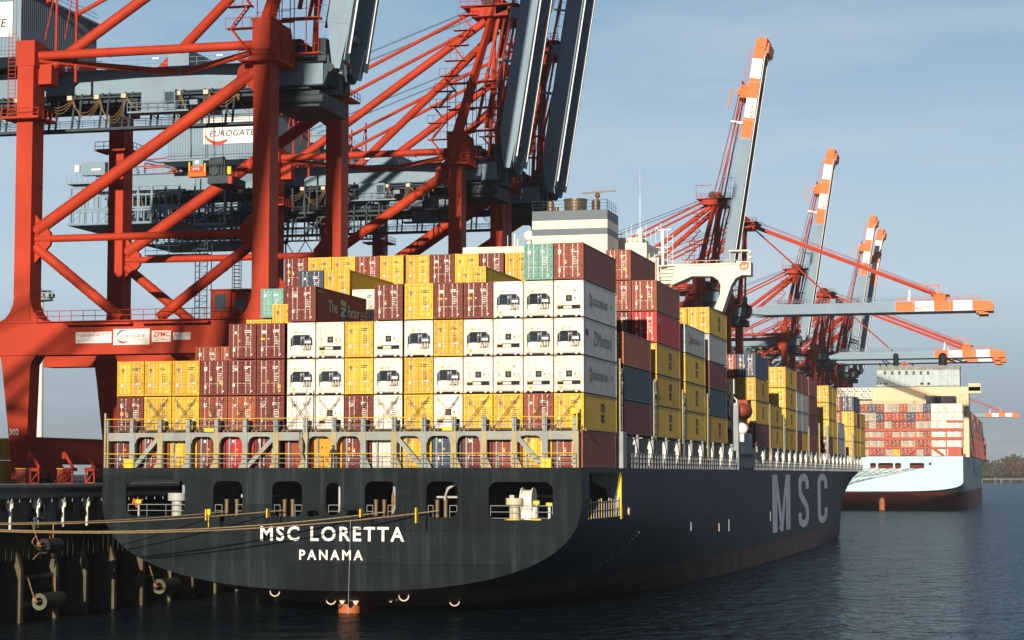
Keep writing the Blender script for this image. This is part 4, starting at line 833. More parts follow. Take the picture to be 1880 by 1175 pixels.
        for X, s in ((LX, 1), (WX, -1)):      # gusset plates
            b = MB(); b.prism([(X + s, 41.5), (X + s * 2.9, 39.4), (X + s * 2.9, 38.0), (X + s, 35.9)][::-s], 'y', yc - .25, yc + .25); add('gq%s%d' % (fr, s), 'gusset', b, CRED)
        b = MB(); b.prism([(WX - 1, 59.2), (WX - 3.2, 57.3), (WX - 3.4, 56.2), (WX - 1, 54.4)], 'y', yc - .3, yc + .3)
        add('gp' + fr, 'gusset', b, CRED)
    for X, nm in ((LX, 'l'), (WX, 'w')):
        b = MB(); b.box(X - .7, X + .75, NF + 2.2, FF + .3, 13.0, 16.0); b.box(X - .8, X + .85, NF + 2.2, FF + .25, 15.95, 16.1)
        for k in range(9): b.box(X - .8, X - .7, NF + 2.6 + 2.5 * k, NF + 2.5 * k + 2.8, 13.1, 15.9)
        add('sill' + nm, 'sill_beam', b, CRED)
        for i, yy in enumerate((NF + 5.2, FF - 2.4)):
            b = MB(); b.prism([(yy - 3.4, 12.1), (yy + 6, 12.1), (yy + 4.4, 13), (yy - 1.8, 13)], 'x', X - .6, X + .6)
            for q in (-2.4, .1, 2.6, 5.1): b.box(X - .5, X + .5, yy + q - .9, yy + q + .9, 11.4, 12.1); b.tube((X - .3, yy + q - .45, 11.1), (X + .3, yy + q - .45, 11.1), .32, 10, 1); b.tube((X - .3, yy + q + .45, 11.1), (X + .3, yy + q + .45, 11.1), .32, 10, 1)
            add('bogie' + nm + str(i), 'bogie', b, [CRED, CDARK])
        b = MB(); b.box(X - 1, X + 1.1, NF + 2.9, FF - .1, 58.8, 61.2)
        if nm == 'w': b.prism([(NF + 2.9, 58.0), (NF + 7.5, 58.0), (NF + 5.5, 62.4), (NF + 2.9, 62.4)], 'x', X - .8, X + 1.4); b.prism([(FF - 4.7, 58.0), (FF - .1, 58.0), (FF - .1, 62.4), (FF - 2.7, 62.4)], 'x', X - .8, X + 1.4)
        add('cross' + nm, 'cross_beam', b, CRED)
    for i, (p, q) in enumerate((((LX + 1, NF + 1.4, 59.4), (-60.6, -4.2, 58.6)), ((WX - 1, NF + 1.4, 59.2), (-60.6, -4.2, 58.6)), ((LX + 1, FF + 1.4, 59.4), (-60.6, 4.2, 58.6)), ((WX - 1, FF + 1.4, 59.2), (-60.6, 4.2, 58.6)))):
        add('hb%d' % i, 'plan_brace', MB().tube(p, q, .36, 12), CRED)
    # fixed twin girder
    for nm, y in (('n', -4.0), ('f', 3.0)):
        b = MB(); b.box(-109, HX - .8, y - .6, y + .6, 54.4, 57.1); b.box(-109, HX - .8, y - .75, y + .75, 54.25, 54.42, 1); b.box(-109, HX - 1.5, y - .7, y + .7, 57.08, 57.2)
        b.prism([(HX - 3.2, 57.1), (HX - 1.5, 58.4), (HX - .2, 57.8), (HX, 56.5), (HX - .8, 54.4)][::-1], 'y', y - .35, y + .35, 1); b.tube((HX, y - .8, 56.3), (HX, y + .8, 56.3), .55, 12, 1)
        for k in range(12): b.box(-108 + 5.5 * k, -107.95 + 5.5 * k, y - .62, y + .62, 54.45, 57.05)
        add('gd' + nm, 'main_girder', b, [CBLUE, CDARK])
    b = MB()
    for k in range(9): b.box(-106 + 7.4 * k, -105.4 + 7.4 * k, -3.4, 2.4, 55.2, 56.4)
    b.box(-62, -59.4, -5, 5, 57.2, 59.2); b.box(HX - 6.5, HX - 1.5, -5.6, 5, 57.3, 57.7, 1); b.box(HX - 5, HX - 3.2, -5.4, -4.2, 57.7, 59.6, 1); b.box(HX - 2.6, HX - 1.2, -2.5, 1.8, 55, 60.2, 1); b.tube((HX - 4, -3, 59), (HX - 4, 2.4, 59), .8, 10, 1); b.box(HX - 7, HX - 1, -5.2, 4.4, 51.8, 53.6, 1); b.tube((HX - 6.5, -5.4, 52.6), (HX - .4, -5.4, 52.6), .5, 8, 1); b.box(-107, HX - 2, -5.9, -4.65, 53.7, 53.9, 1); b.box(-107, HX - 2, -3.3, -2.2, 53.2, 54.2, 1); b.box(-107, HX - 2, 1.3, 2.3, 53.2, 54.2, 1); b.box(-107, HX - 3, -.9, -.5, 52.9, 53.3, 1)
    add('gt', 'girder_tie', b, [CBLUE, CDARK])
    b = MB()
    for y in (-4.8, 3.9):
        for h in (.55, 1.1): b.tube((-108, y, 57.2 + h), (HX - 6, y, 57.2 + h), .035, 4)
        for k in range(40): b.tube((-108 + 1.5 * k, y, 57.2), (-108 + 1.5 * k, y, 58.3), .035, 4)
    for k in range(7): b.box(-104 + 8 * k, -103.2 + 8 * k, -4.9, -4.7, 58.2, 58.4, 1)
    b.box(-108, HX - 6, -5.0, -4.6, 57.15, 57.25)
    add('gr', 'girder_railing', b, [CBLUE, CWHI])
    # hanging maintenance walkway and festoon
    b = MB(); z0 = 51.8
    for y in (-6.4, -5.2):
        b.box(-106, -50, y - .12, y + .12, z0, z0 + .32); b.tube((-106, y, z0 + 1.2), (-50, y, z0 + 1.2), .04, 4); b.tube((-106, y, z0 + .8), (-50, y, z0 + .8), .03, 4)
    b.box(-106, -50, -6.4, -5.2, z0 + .05, z0 + .12)
    k = 0; x = -105.5
    while x < -50:
        for dx in (0, .85): b.beam((x + dx, -6.3, z0), (x + dx, -5.3, 56.4), .22, .18, 0)
        b.beam((x, -6.2, z0 + 1.9), (x + .85, -6.2, z0 + 1.1), .1, .1, 0)
        for q in (1.5, 3.0): b.tube((x + q, -6.4, z0), (x + q, -6.4, z0 + 1.2), .03, 4)
        x += 2.9 if k % 2 else 3.5; k += 1
    add('mw', 'hanging_walkway', b, [CDARK])
    b = MB(); k = 0; x = -104.0
    while x < -52:
        d = 1.7 + .8 * math.sin(k * 2.1); wdt = 3.4
        for off in (0, .35, .7):
            b.path([(x + off * .4 + wdt * t, -6.7, 53.6 - (d + off) * math.sin(math.pi * t) ** .7) for t in [i / 10 for i in range(11)]], .035, 4)
        b.box(x - .3, x + .3, -7.1, -6.7, 53.4, 53.9, 1); x += wdt; k += 1
    add('fc', 'festoon_cable', b, [ROPE, BEI])
    b = MB()   # rear service cage
    for y in (-7.2, 6.4):
        for k in range(9): xx = -112 + 2.3 * k; b.beam((xx, y, 48.6), (xx, y, 54.4), .3, .3)
        for z in (48.6, 50.6, 51.0, 53.0, 54.4): b.beam((-112.5, y, z), (-93.5, y, z), .25, .28)
        for k in range(17): xx = -111.6 + 1.1 * k; b.beam((xx, y, 48.6), (xx, y, 51), .16, .16); b.beam((xx + .3, y, 51.2), (xx + .3, y, 53), .14, .14)
        for k in range(4): b.beam((-112 + 4.6 * k, y, 48.6), (-109.7 + 4.6 * k, y, 50.8), .1, .1)
    b.box(-112.5, -93.5, -7.2, 6.4, 48.4, 48.65)
    b.beam((-86, -7.2, 48), (-86, -7.2, 56), .3, .3); b.beam((-91, -7.2, 48), (-91, -7.2, 56), .22, .22); b.beam((-91, -7.2, 52), (-86.2, -7.2, 55.6), .2, .2); b.beam((-91, -7.2, 53), (-86, -7.2, 53), .2, .2); b.beam((-91, -7.2, 50.6), (-86, -7.2, 50.6), .2, .2); b.beam((-91, -7.2, 48), (-86, -7.2, 48), .3, .4); b.beam((-91, -7.2, 48.4), (-86, -7.2, 50.4), .18, .18)
    add('sc', 'service_cage', b, CBLUE)
    b = MB(); b.box(-111, -107, -5.6, -4.4, 57.2, 59.3); b.box(-105.6, -104.9, -5, -4, 57.2, 62.4); b.beam((-104.8, -4.5, 62.4), (-101.8, -4.5, 57.4), .5, .5); b.box(-112.2, -111.4, -5.6, -5.2, 57.8, 58.9, 1); b.box(-109.2, -107.6, -5.8, -5.6, 57.9, 58.2, 1); b.box(-113.4, -108, -6, 5, 55.8, 56.2)
    for k in range(6): b.tube((-113.4 + .9 * k, -6, 56.2), (-113.4 + .9 * k, -6, 57.4), .04, 4)
    add('rh', 'rope_sheave_frame', b, [CBLUE, CWHI])
    # machinery house
    b = MB(); x0, x1, y0, y1, z0, z1 = -94.5, -78.2, -10.2, 10.4, 60.3, 68.4; b.box(x0 + .1, x1 - .1, y0 + .1, y1 - .1, z0, z1)
    n = 40
    for k in range(n): yy = y0 + .1 + (y1 - y0 - .4) * k / n; b.box(x1 - .1, x1, yy, yy + .25, z0, z1 - .3)
    for k in range(34): xx = x0 + .1 + (x1 - x0 - .4) * k / 34; b.box(xx, xx + .22, y0, y0 + .1, z0, z1 - .3)
    b.box(x0 - .15, x1 + .15, y0 - .15, y1 + .15, z1 - .3, z1); b.box(x0 - .8, x1 + 1.2, y0 - 1.2, y1 + 1.0, z0 - .35, z0 - .1)
    for xx in (-93, -80): b.box(xx - .5, xx + .5, -4.4, 3.6, 57.1, 60); b.box(x0, x1, -4, -3.4, 59.2, 60)
    for h in (.6, 1.1):
        b.tube((x0, y0 - 1.1, z0 + h - .2), (x1 + 1.1, y0 - 1.1, z0 + h - .2), .035, 4); b.tube((x1 + 1.1, y0 - 1.1, z0 + h - .2), (x1 + 1.1, y1 + .9, z0 + h - .2), .035, 4)
        b.tube((x0, y0, z1 + h), (x1, y0, z1 + h), .035, 4); b.tube((x1, y0, z1 + h), (x1, y1, z1 + h), .035, 4)
    for k in range(14): b.tube((x1 + 1.1, y0 + 1.5 * k, z0 - .2), (x1 + 1.1, y0 + 1.5 * k, z0 + .9), .035, 4); b.tube((x1, y0 + 1.5 * k, z1), (x1, y0 + 1.5 * k, z1 + 1.1), .03, 4)
    add('mh', 'machinery_house', b, CBLUE)
    b = MB(); yy = y0 - .05; b.box(-88.4, -79.2, yy - .03, yy, 62.6, 66.7, 0); b.text('EUROGATE', (-87.4, yy - .035, 63.75), (1, 0, 0), (.2, 0, 1), 7.3, .95, 1, .01)
    pts = []; n = 14
    for i in range(n):
        a0, a1 = R(190 + 125 * i / n), R(190 + 125 * (i + 1) / n); t0, t1 = .06 + .5 * math.sin(math.pi * i / n / 1.25), .06 + .5 * math.sin(math.pi * (i + 1) / n / 1.25)
        c = (-86.0, 64.6); f = lambda a, r: (c[0] + r * 1.05 * math.cos(a), yy - .034, c[1] + r * math.sin(a))
        b.face([f(a0, 2.15), f(a1, 2.15), f(a1, 2.15 - t1), f(a0, 2.15 - t0)], 2)
    add('ms', 'sign', b, [MWHITE, MBLACK, MREDL], 'mh')
    # A-frame
    AX, AZ = -44.2, 83.5
    for nm, y, ya in (('n', NF + 1.4, -3.6), ('f', FF + 1.4, 3.6)):
        b = MB(); b.beam((WX, y, 62.5), (AX, ya, AZ - 2), 1.15, 1.15, 0, .8, .8); add('ma' + nm, 'mast', b, CRED)
        b = MB(); b.tube((AX - 1.0, ya, AZ - 2.5), (LX + 1.4, y * .93, 58.3), .62, 14); b.box(LX - .4, LX + 2.6, y * .93 - .9, y * .93 + .9, 56.6, 58.9); add('bs' + nm, 'backstay', b, CRED)
        b = MB(); b.tube((AX - 2.0, ya, AZ - .6), (-100.5, ya * 1.1, 57.6), .27, 10); add('bt' + nm, 'thin_backstay', b, CRED)
        b = MB()
        for dy in (0, .5): b.tube((AX, ya * .6 + dy, AZ + 1), (-90, ya * .5 + dy, 68.5), .04, 4)
        add('hr' + nm, 'hoist_rope', b, CDARK)
        b = MB(); b.beam((AX + .4, ya * .8, AZ - 2), (HX - 2.2, ya, 59.4), .5, .5); add('ms2' + nm, 'front_strut', b, CRED)
    b = MB(); b.box(AX - 2.9, AX + 2.9, -5, 5, AZ - 2.0, AZ - .4); b.box(AX - 1.2, AX + 1.3, -4.2, 4.2, AZ - .4, AZ + 1.4); b.tube((AX - .4, -4.6, AZ + .5), (AX - .4, 4.6, AZ + .5), 1.05, 12, 1); b.box(AX - 4.4, AX + 4.6, -5.8, 5.8, AZ - .5, AZ - .35); b.prism([(AX + 1, AZ - 1.8), (AX + 4.4, AZ - .6), (AX + 1, AZ - .6)], 'y', -5, 5)
    for h in (.6, 1.2):
        b.tube((AX - 4.4, -5.8, AZ - .4 + h), (AX + 4.6, -5.8, AZ - .4 + h), .05, 4); b.tube((AX - 4.4, 5.8, AZ - .4 + h), (AX + 4.6, 5.8, AZ - .4 + h), .05, 4)
    for k in range(8): b.tube((AX - 4.4 + 1.28 * k, -5.8, AZ - .4), (AX - 4.4 + 1.28 * k, -5.8, AZ + .8), .05, 4)
    b.tube((AX - 4.4, -5.6, AZ + .8), (AX - 4.4, -5.6, AZ + 3), .06, 5); b.tube((AX - 4.4, -5.6, AZ + 3), (AX + 0, -5.6, AZ + 3), .08, 5)
    add('ah', 'apex_head', b, [CRED, CDARK])
    b = MB(); z = 59; x = WX + .2; k = 0    # zigzag stairs up the near mast
    while z < AZ - 3:
        f = (z - 62.5) / (AZ - 64.5); yy = NF + 1.4 + max(f, 0) * (-3.6 - NF - 1.4) - 1.2; xx = WX - 2.6 + max(f, 0) * 3.3
        s = 1 if k % 2 else -1
        for dy in (0, -.7): b.beam((xx - s * 1.0, yy + dy, z), (xx + s * 1.0, yy + dy, z + 2.5), .05, .18)
        for q in range(7): t = (q + .5) / 7; b.box(xx - s * 1.0 + s * 2 * t - .12, xx - s * 1.0 + s * 2 * t + .12, yy - .7, yy, z + 2.5 * t - .02, z + 2.5 * t + .02)
        b.box(xx - 1.5, xx + 1.5, yy - .9, yy + .2, z + 2.45, z + 2.52); b.tube((xx - 1.5, yy - .9, z + 3.6), (xx + 1.5, yy - .9, z + 3.6), .035, 4)
        for q in (-1.5, -.5, .5, 1.5): b.tube((xx + q, yy - .9, z + 2.5), (xx + q, yy - .9, z + 3.6), .035, 4)
        z += 2.5; k += 1
    add('zs', 'stairs', b, CRED)
    b = MB()
    for (px, py, pw) in ((HX - 2.5, -7.6, 2.2), (HX - 6, -6.8, 2)):
        for z in (57.4, 61.5, 65, 69): b.box(px - pw, px + pw, py, py + 1.4, z, z + .12); b.tube((px - pw, py, z + 1.1), (px + pw, py, z + 1.1), .04, 4)
        for xx in (-1, -.33, .33, 1): b.tube((px + xx * pw, py, 57.4), (px + xx * pw, py, 70.2), .06, 4)
    add('tf', 'access_tower', b, CRED)
    # stair tower between portal and walkway, cab on portal beam, ladders
    b = MB(); X0, Y0 = -66.0, FF + 3.2
    for dx in (-.8, .8):
        for dy in (0, 1.4): b.tube((X0 + dx, Y0 + dy, 29), (X0 + dx, Y0 + dy, 41.5), .07, 4)
    for k in range(17): z = 29 + .74 * k; b.box(X0 - .8, X0 + .8, Y0 - .05, Y0, z, z + .07); b.beam((X0 - .8, Y0, z), (X0 + .8, Y0, z + .74), .05, .05)
    b.box(X0 - 7.5, X0 + .9, Y0 - .5, Y0 + 1.5, 39.4, 39.5)
    for h in (.6, 1.2, 1.8): b.tube((X0 - 7.5, Y0 - .5, 39.4 + h), (X0 + .9, Y0 - .5, 39.4 + h), .04, 4)
    for k in range(6): b.tube((X0 - 7.4 + 1.6 * k, Y0 - .5, 39.4), (X0 - 7.4 + 1.6 * k, Y0 - .5, 41.2), .04, 4)
    add('lt', 'ladder_tower', b, CDARK)
    b = MB(); b.box(-53.7, -51.4, NF + 1.2, NF + 3.6, 29.1, 32.4); b.box(-51.4, -49.2, NF + 1.6, NF + 3.8, 29.1, 32.1); b.box(-49.2, -48.4, NF + 2, NF + 3.6, 29.1, 31.2)
    b.box(-53.3, -52.0, NF + 1.17, NF + 1.2, 30.1, 31.9, 1); b.box(-51.1, -49.8, NF + 1.57, NF + 1.6, 30.2, 31.3, 1); b.box(-53.9, -49.0, NF + 1, NF + 3.9, 32.3, 32.45); b.box(-50.5, -50.4, NF + 1.55, NF + 1.6, 30.2, 31.3)
    add('cb', 'electrical_cabin', b, [CRED, GLASS])
    b = MB(); X0, Y0 = -49.9, NF - .6
    for dx in (-.4, .4): b.tube((X0 + dx, Y0, 32), (X0 + dx, Y0, 35.6), .05, 4); b.tube((X0 + dx, Y0 - .6, 32), (X0 + dx, Y0 - .6, 35.6), .04, 4)
    for k in range(9): b.box(X0 - .4, X0 + .4, Y0 - .02, Y0 + .02, 32 + .4 * k, 32.06 + .4 * k); b.box(X0 - .4, X0 + .4, Y0 - .62, Y0 - .58, 32 + .4 * k, 32.04 + .4 * k)
    add('ld1', 'ladder', b, CRED); b = MB()
    X0, Y0 = WX + .2, NF - .4
    for dx in (-.35, .35): b.tube((X0 + 1.3 + dx, Y0, 57.8), (X0 + 1.3 + dx, Y0, 66), .05, 4)
    for k in range(18): b.box(X0 + .95, X0 + 1.65, Y0 - .02, Y0 + .02, 58 + .44 * k, 58.05 + .44 * k)
    add('ld2', 'ladder', b, CRED); b = MB()
    X0 = LX - 1.6
    for dx in (-.5, .4): b.tube((X0 + dx, NF - .1, 52.5), (X0 + dx, NF - .1, 63), .05, 4)
    for k in range(22): b.box(X0 - .5, X0 + .4, NF - .12, NF - .08, 52.6 + .46 * k, 52.66 + .46 * k)
    add('ld', 'ladder', b, CRED)
    for i, (xx, yy, h) in enumerate(((-74.0, NF + 3, 9), (-71.5, NF + 3, 10))):
        b = MB(); b.tube((xx, yy, 57), (xx, yy, 57 + h + 3), .16, 8); b.tube((xx, yy, 57 + h + 3), (xx - 1.2, yy - .5, 57 + 5), .07, 6); add('pl%d' % i, 'light_pole', b, CRED)
    # trolley with driver's cab
    b = MB(); b.box(-63.5, -58.6, -4.2, 3.4, 53.4, 54.2); b.box(-64, -61.2, -7.9, -6.6, 52.2, 54.6, 0); b.box(-61.2, -59.9, -7.8, -6.6, 52.3, 54.6, 0); b.box(-61.1, -60.0, -7.84, -7.8, 52.9, 54.3, 1); b.box(-59.9, -59.86, -7.7, -6.7, 52.9, 54.2, 1); b.box(-65.5, -58, -8.4, -6.6, 51.9, 52.1)
    for k in range(7): b.tube((-65.5 + 1.2 * k, -8.4, 52.0), (-65.5 + 1.2 * k, -8.4, 53.1), .04, 4)
    b.tube((-65.5, -8.4, 53.1), (-58, -8.4, 53.1), .04, 4); b.tube((-65.5, -8.4, 52.6), (-58, -8.4, 52.6), .04, 4)
    add('tr', 'trolley', b, [CBLUE, GLASS])
    return out
BL = 68.0
def boom_meshes(ang):
    """boom hinged at (HX, 56.3); ang degrees above the horizontal"""
    O = (WX, 0, GZ); out = []; ca, sa = math.cos(R(ang)), math.sin(R(ang))
    def T(l, h): return (HX + l * ca - h * sa, 58.3 + l * sa + h * ca)       # l along, h above
    def add(key, name, b, mats, parent=None): out.append((key, name, b.mesh(name, mats, O), parent))
    def seg(b, l0, l1, h0, h1, y0, y1, mi=0, k0=None):
        p = [T(l0, h0 if k0 is None else k0[0]), T(l1, h0), T(l1, h1), T(l0, h1 if k0 is None else k0[1])]; b.prism(p, 'y', y0, y1, mi)
    for nm, y in (('n', -4.0), ('f', 3.0)):
        b = MB(); seg(b, 0, 5.2, -1.6, 1.15, y - .55, y + .55, 0, (-1.2, -.3)); seg(b, 5.2, 41, -1.6, 1.15, y - .6, y + .6, 0)
        cur = 41.0
        for i, ln in enumerate((5.2, 5.2, 5.2, 5.2)): seg(b, cur, cur + ln, -1.6, 1.15, y - .605, y + .605, 1 if i % 2 == 0 else 2); cur += ln
        b.prism([T(cur, -1.6), T(cur + 3.5, -1.6), T(BL - 1, .1), T(BL - 1.4, .9), T(cur, 1.15)], 'y', y - .6, y + .6, 1)
        s = 1 if nm == 'n' else -1
        seg(b, 1, 65, -1.72, -1.6, y - .8, y + .8, 0); seg(b, 2, 64, -1.9, -1.72, y + s * .3 - .06, y + s * .3 + .06, 2)
        for k in range(11): seg(b, 5.6 + 5 * k, 5.64 + 5 * k, -1.55, 1.12, y - .615, y + .615, 0 if k < 7 else 2)
        add('bg' + nm, 'boom_girder', b, [CBLUE, CORA, CWHI, CDARK])
    b = MB()
    for k in range(8): l = 4 + 8.2 * k; seg(b, l, l + .7, -.9, .6, -3.4, 2.4, 0 if k < 5 else 1)
    seg(b, 64.8, 67.4, -1.9, .4, -4.9, 3.9, 1); seg(b, 63.4, 66, -2.8, -2.3, -5.2, 4.2, 1); seg(b, 62.8, 65, -2.3, -1.9, -4.6, 3.6, 1)
    add('bt', 'boom_tie', b, [CBLUE, CORA])
    b = MB()
    for y in (-4.9, 4.1):
        for h in (.6, 1.15):
            p, q, r_ = T(5, 1.2 + h), T(41, 1.2 + h), T(64, 1.2 + h); b.tube((p[0], y, p[1]), (q[0], y, q[1]), .045, 4); b.tube((q[0], y, q[1]), (r_[0], y, r_[1]), .045, 4, 1)
        for k in range(30): l = 5 + 2.03 * k; p, q = T(l, 1.2), T(l, 2.35); b.tube((p[0], y, p[1]), (q[0], y, q[1]), .04, 4, 0 if l < 41 else 1)
    add('br', 'boom_railing', b, [CBLUE, CORA])
    b = MB()   # stay bracket with gallows near the outer end and brackets at midspan
    seg(b, 51.2, 54.6, 1.15, 2.9, -4.8, 3.8); seg(b, 52, 53.6, 2.9, 3.6, -4.4, 3.4); seg(b, 52.6, 52.9, 3.5, 5.6, -4.4, -4.1); seg(b, 48, 52.9, 5.4, 5.7, -4.4, -4.1); seg(b, 50.6, 55.6, 2.85, 2.95, -5.4, 4.4)
    add('bk', 'stay_bracket', b, [CORA])
    b = MB(); seg(b, 22.8, 24.4, 1.15, 2.3, -4.8, 3.8); seg(b, 16, 16.4, 1.15, 3.2, -4.6, -4.2); seg(b, 30, 30.3, 1.15, 4.2, -4.6, -4.3); add('bk2', 'boom_bracket', b, [CBLUE])
    b = MB(); seg(b, 44.6, 45.0, 1.2, 4.4, -4.6, -4.3); seg(b, 44.3, 44.9, 1.2, 2.4, -4.9, -4.0); add('bk3', 'boom_bracket', b, [CWHI])
    b = MB(); p = T(46.6, -.9); b.text('EUROGATE', (p[0], -4.63, p[1]), (ca, 0, sa), (-sa, 0, ca), 3.9, .62, 0, .01)
    for i in range(10):
        a0, a1 = R(190 + 12 * i), R(202 + 12 * i); q = T(47.4, -.2); f = lambda a, r: (q[0] + r * (math.cos(a) * ca - math.sin(a) * sa), -4.632, q[1] + r * (math.cos(a) * sa + math.sin(a) * ca)); b.face([f(a0, 1.1), f(a1, 1.1), f(a1, .9), f(a0, .9)], 1)
    add('bl', 'lettering', b, [MBLACK, MREDL], 'bgn')
    AX, AZ = -44.2, 83.5; t1, t2 = T(52.6, 3.0), T(23.6, 2.3)
    for nm, y in (('n', -3.4), ('f', 2.6)):
        b = MB()
        if ang < 20:
            b.beam((AX + 1.5, y, AZ - .6), (t1[0], y, t1[1]), .5, .75); b.tube((AX + 2, y, AZ - .9), (t2[0], y, t2[1]), .22, 8)
            for d in (0, .5): b.tube((AX + 1, y + d, AZ + 1.2), (t1[0] - 1, y + d, t1[1] + 1.4), .05, 4)
        else:
            el = T(27, 5.6); e2 = T(6.5, 5.2); e0 = T(26.5, 2.9)
            b.beam((AX + 1.5, y, AZ - .6), (e2[0], y, e2[1]), .35, .5); b.beam((e2[0], y, e2[1]), (t1[0], y, t1[1]), .35, .55)
            b.tube((AX + 2, y, AZ - 2), (e2[0] + 1.2, y, e2[1] - 1), .2, 8); b.tube((e2[0] + 1.2, y, e2[1] - 1), (t2[0], y, t2[1]), .2, 8)
            for d in (0, .5): b.tube((AX + 0, y + d, AZ + 1.2), (t1[0] - .5, y + d, t1[1]), .06, 4)
            b.tube((AX - .4, y, AZ + 1.2), (T(46, 2.2)[0], y, T(46, 2.2)[1]), .05, 4)
        add('fs' + nm, 'forestay', b, [CRED])
    return out
_CM = crane_meshes(); _BM = {81: boom_meshes(81), 1: boom_meshes(.2)}
def crane(mid, ang, label):
    t = thing('gantry_crane', label, 'gantry crane', (WX, mid, GZ), 'gantry cranes along the quay'); keys = {}
    for key, name, me, par in _CM + _BM[ang]:
        keys[key] = put(name, me, keys[par] if par else t)
    return t, keys
c1, k1 = crane(64.1, 81, 'red crane numbered 302 with raised boom, nearest at the left')
crane(144.3, 81, 'red crane with raised boom and EUROGATE machinery house, second from the left')
crane(172.5, 81, 'red crane with raised boom just right of the second crane from the left')
crane(375, 81, 'red crane with tall raised striped boom behind the white bridge wing')
crane(428, 1, 'red crane with lowered striped boom, upper one of the horizontal booms')
crane(567, 81, 'red crane with raised striped boom crossed by the upper lowered boom')
crane(665, 1, 'red crane with lowered boom above the pale blue ship, nearer of the overlapping pair')
crane(699, 1, 'red crane with lowered boom above the pale blue ship, farther of the overlapping pair')
crane(762, 81, 'far red crane with raised striped boom, left one of the small close pair')
crane(812, 81, 'far red crane with raised striped boom, right one of the small close pair')
crane(1535, 1, 'tiny distant crane with lowered boom right of the pale blue ship')
crane(-180, 81, 'unseen red crane with raised boom, added behind the camera view to cast shadows')  # added out of view for the shadow bands it throws on the nearest crane
# signs on the nearest crane's portal beam and the number on its leg
yb = 64.1 - 12.5
def sx(x): return onY(x, 620, yb)[0]
def sz(y, x=240): return onY(x, y, yb)[1]
def sign(xa, xb, ya, yb_, fn):
    b = MB(); x0, x1, z1, z0 = sx(xa), sx(xb), sz(ya, xa), sz(yb_, xa); b.box(x0, x1, yb - .06, yb - .02, z0, z1, 0); fn(b, x0, x1, z0, z1)
    b.build('sign', [MWHITE, mat('grey lettering', (.16, .17, .18)), MREDL, mat('steel blue lettering', (.12, .22, .3)), MORANGE], k1['pbn'])
yy = yb - .065; Xv, Uv = (1, 0, 0), (0, 0, 1)
def f1(b, x0, x1, z0, z1):
    b.text('Tragfähigkeit 45/75/99t', (x0 + .1, yy, z0 + .68), Xv, Uv, x1 - x0 - .25, .42, 2); b.text('unter Lastaufnahmemittel', (x0 + .1, yy, z0 + .22), Xv, Uv, (x1 - x0) * .55, .2, 1); b.text('Eigenlast 1200t', (x0 + .62 * (x1 - x0), yy, z0 + .22), Xv, Uv, (x1 - x0) * .33, .22, 1)
def f2(b, x0, x1, z0, z1):
    b.text('EUROGATE', (x0 + .85, yy, z0 + .8), Xv, (.2, 0, 1), 2.95, .34, 1, .01); b.text('Container Terminal', (x0 + 2.0, yy, z0 + .5), Xv, Uv, 1.6, .16, 1); b.text('Bremerhaven', (x0 + 2.0, yy, z0 + .25), Xv, Uv, .8, .14, 1)
    c = (x0 + 1.15, z0 + .93)
    for a_, n_, mi in ((60, 130, 3), (195, 125, 2)):
        for i in range(10):
            a0, a1 = R(a_ + n_ * i / 10), R(a_ + n_ * (i + 1) / 10); t0, t1 = .05 + .2 * math.sin(math.pi * i / 10), .05 + .2 * math.sin(math.pi * (i + 1) / 10)
            b.face([(c[0] + .78 * math.cos(a0), yy, c[1] + .78 * math.sin(a0)), (c[0] + .78 * math.cos(a1), yy, c[1] + .78 * math.sin(a1)), (c[0] + (.78 - t1) * math.cos(a1), yy, c[1] + (.78 - t1) * math.sin(a1)), (c[0] + (.78 - t0) * math.cos(a0), yy, c[1] + (.78 - t0) * math.sin(a0))], mi)
def f3(b, x0, x1, z0, z1): b.text('ZPMC', (x0 + .15, yy, z0 + .58), Xv, Uv, x1 - x0 - .3, .58, 2, .03); b.text('上海振华', (x0 + .55, yy, z0 + .14), Xv, Uv, x1 - x0 - 1.1, .3, 2, .01)
def f4(b, x0, x1, z0, z1): b.text('ALST', (x0 + .1, yy, z0 + .38), Xv, Uv, (x1 - x0) * .48, .42, 3); b.text('O', (x0 + .1 + (x1 - x0) * .53, yy, z0 + .38), Xv, Uv, .34, .42, 4); b.text('M', (x0 + (x1 - x0) * .77, yy, z0 + .38), Xv, Uv, .38, .42, 3)
sign(139.5, 205, 610, 630.5, f1); sign(208.5, 275, 604.5, 633.5, f2); sign(279, 314, 607.5, 628, f3); sign(318.5, 350, 610.5, 624, f4)
b = MB(); x0 = sx(19.5); b.text('302', (x0, yb + .05, sz(799, 25)), Xv, Uv, sx(37) - x0, .72, 0, .02); b.build('lettering', MWHITE, k1['legln'])
# a spreader parked under the nearest crane
sY = 60.0
def SP(x, y): return onY(x, y, sY)
x0, z0 = SP(352, 326); x1, z1 = SP(377, 309)
sp = thing('spreader', 'red and black container spreader hanging on ropes under the nearest crane', 'crane spreader', ((x0 + x1) / 2 + 1.5, sY, z0))
b = MB(); b.box(x0, x1 + .1, sY - .6, sY + .2, z0 + .45, z1 + .2, 0); b.box(x0 - .2, x1 + .35, sY - .7, sY + .4, z0, z0 + .5, 1); b.text('STS', (x0 + .35, sY - .61, z0 + .75), Xv, Uv, .85, .28, 2, .01); b.build('control_box', [mat('signal red paint', (.75, .05, .015), .5), CORA, MWHITE], sp)
b = MB(); xa, za = SP(383, 300); xb, zb_ = SP(422, 335); xm = (xa + xb) / 2
b.box(xa, xb, sY - .3, sY + 5, zb_ - .1, zb_ + .8); b.box(xa + .2, xb - .6, sY, sY + 2.2, zb_ + .8, za - .2); b.tube((xa + .4, sY - .2, za), (xb - .6, sY - .2, za + .2), .55, 12); b.tube((xa + .8, sY - .35, zb_ + 1.4), (xa + .8, sY + .1, zb_ + 1.4), .55, 14)
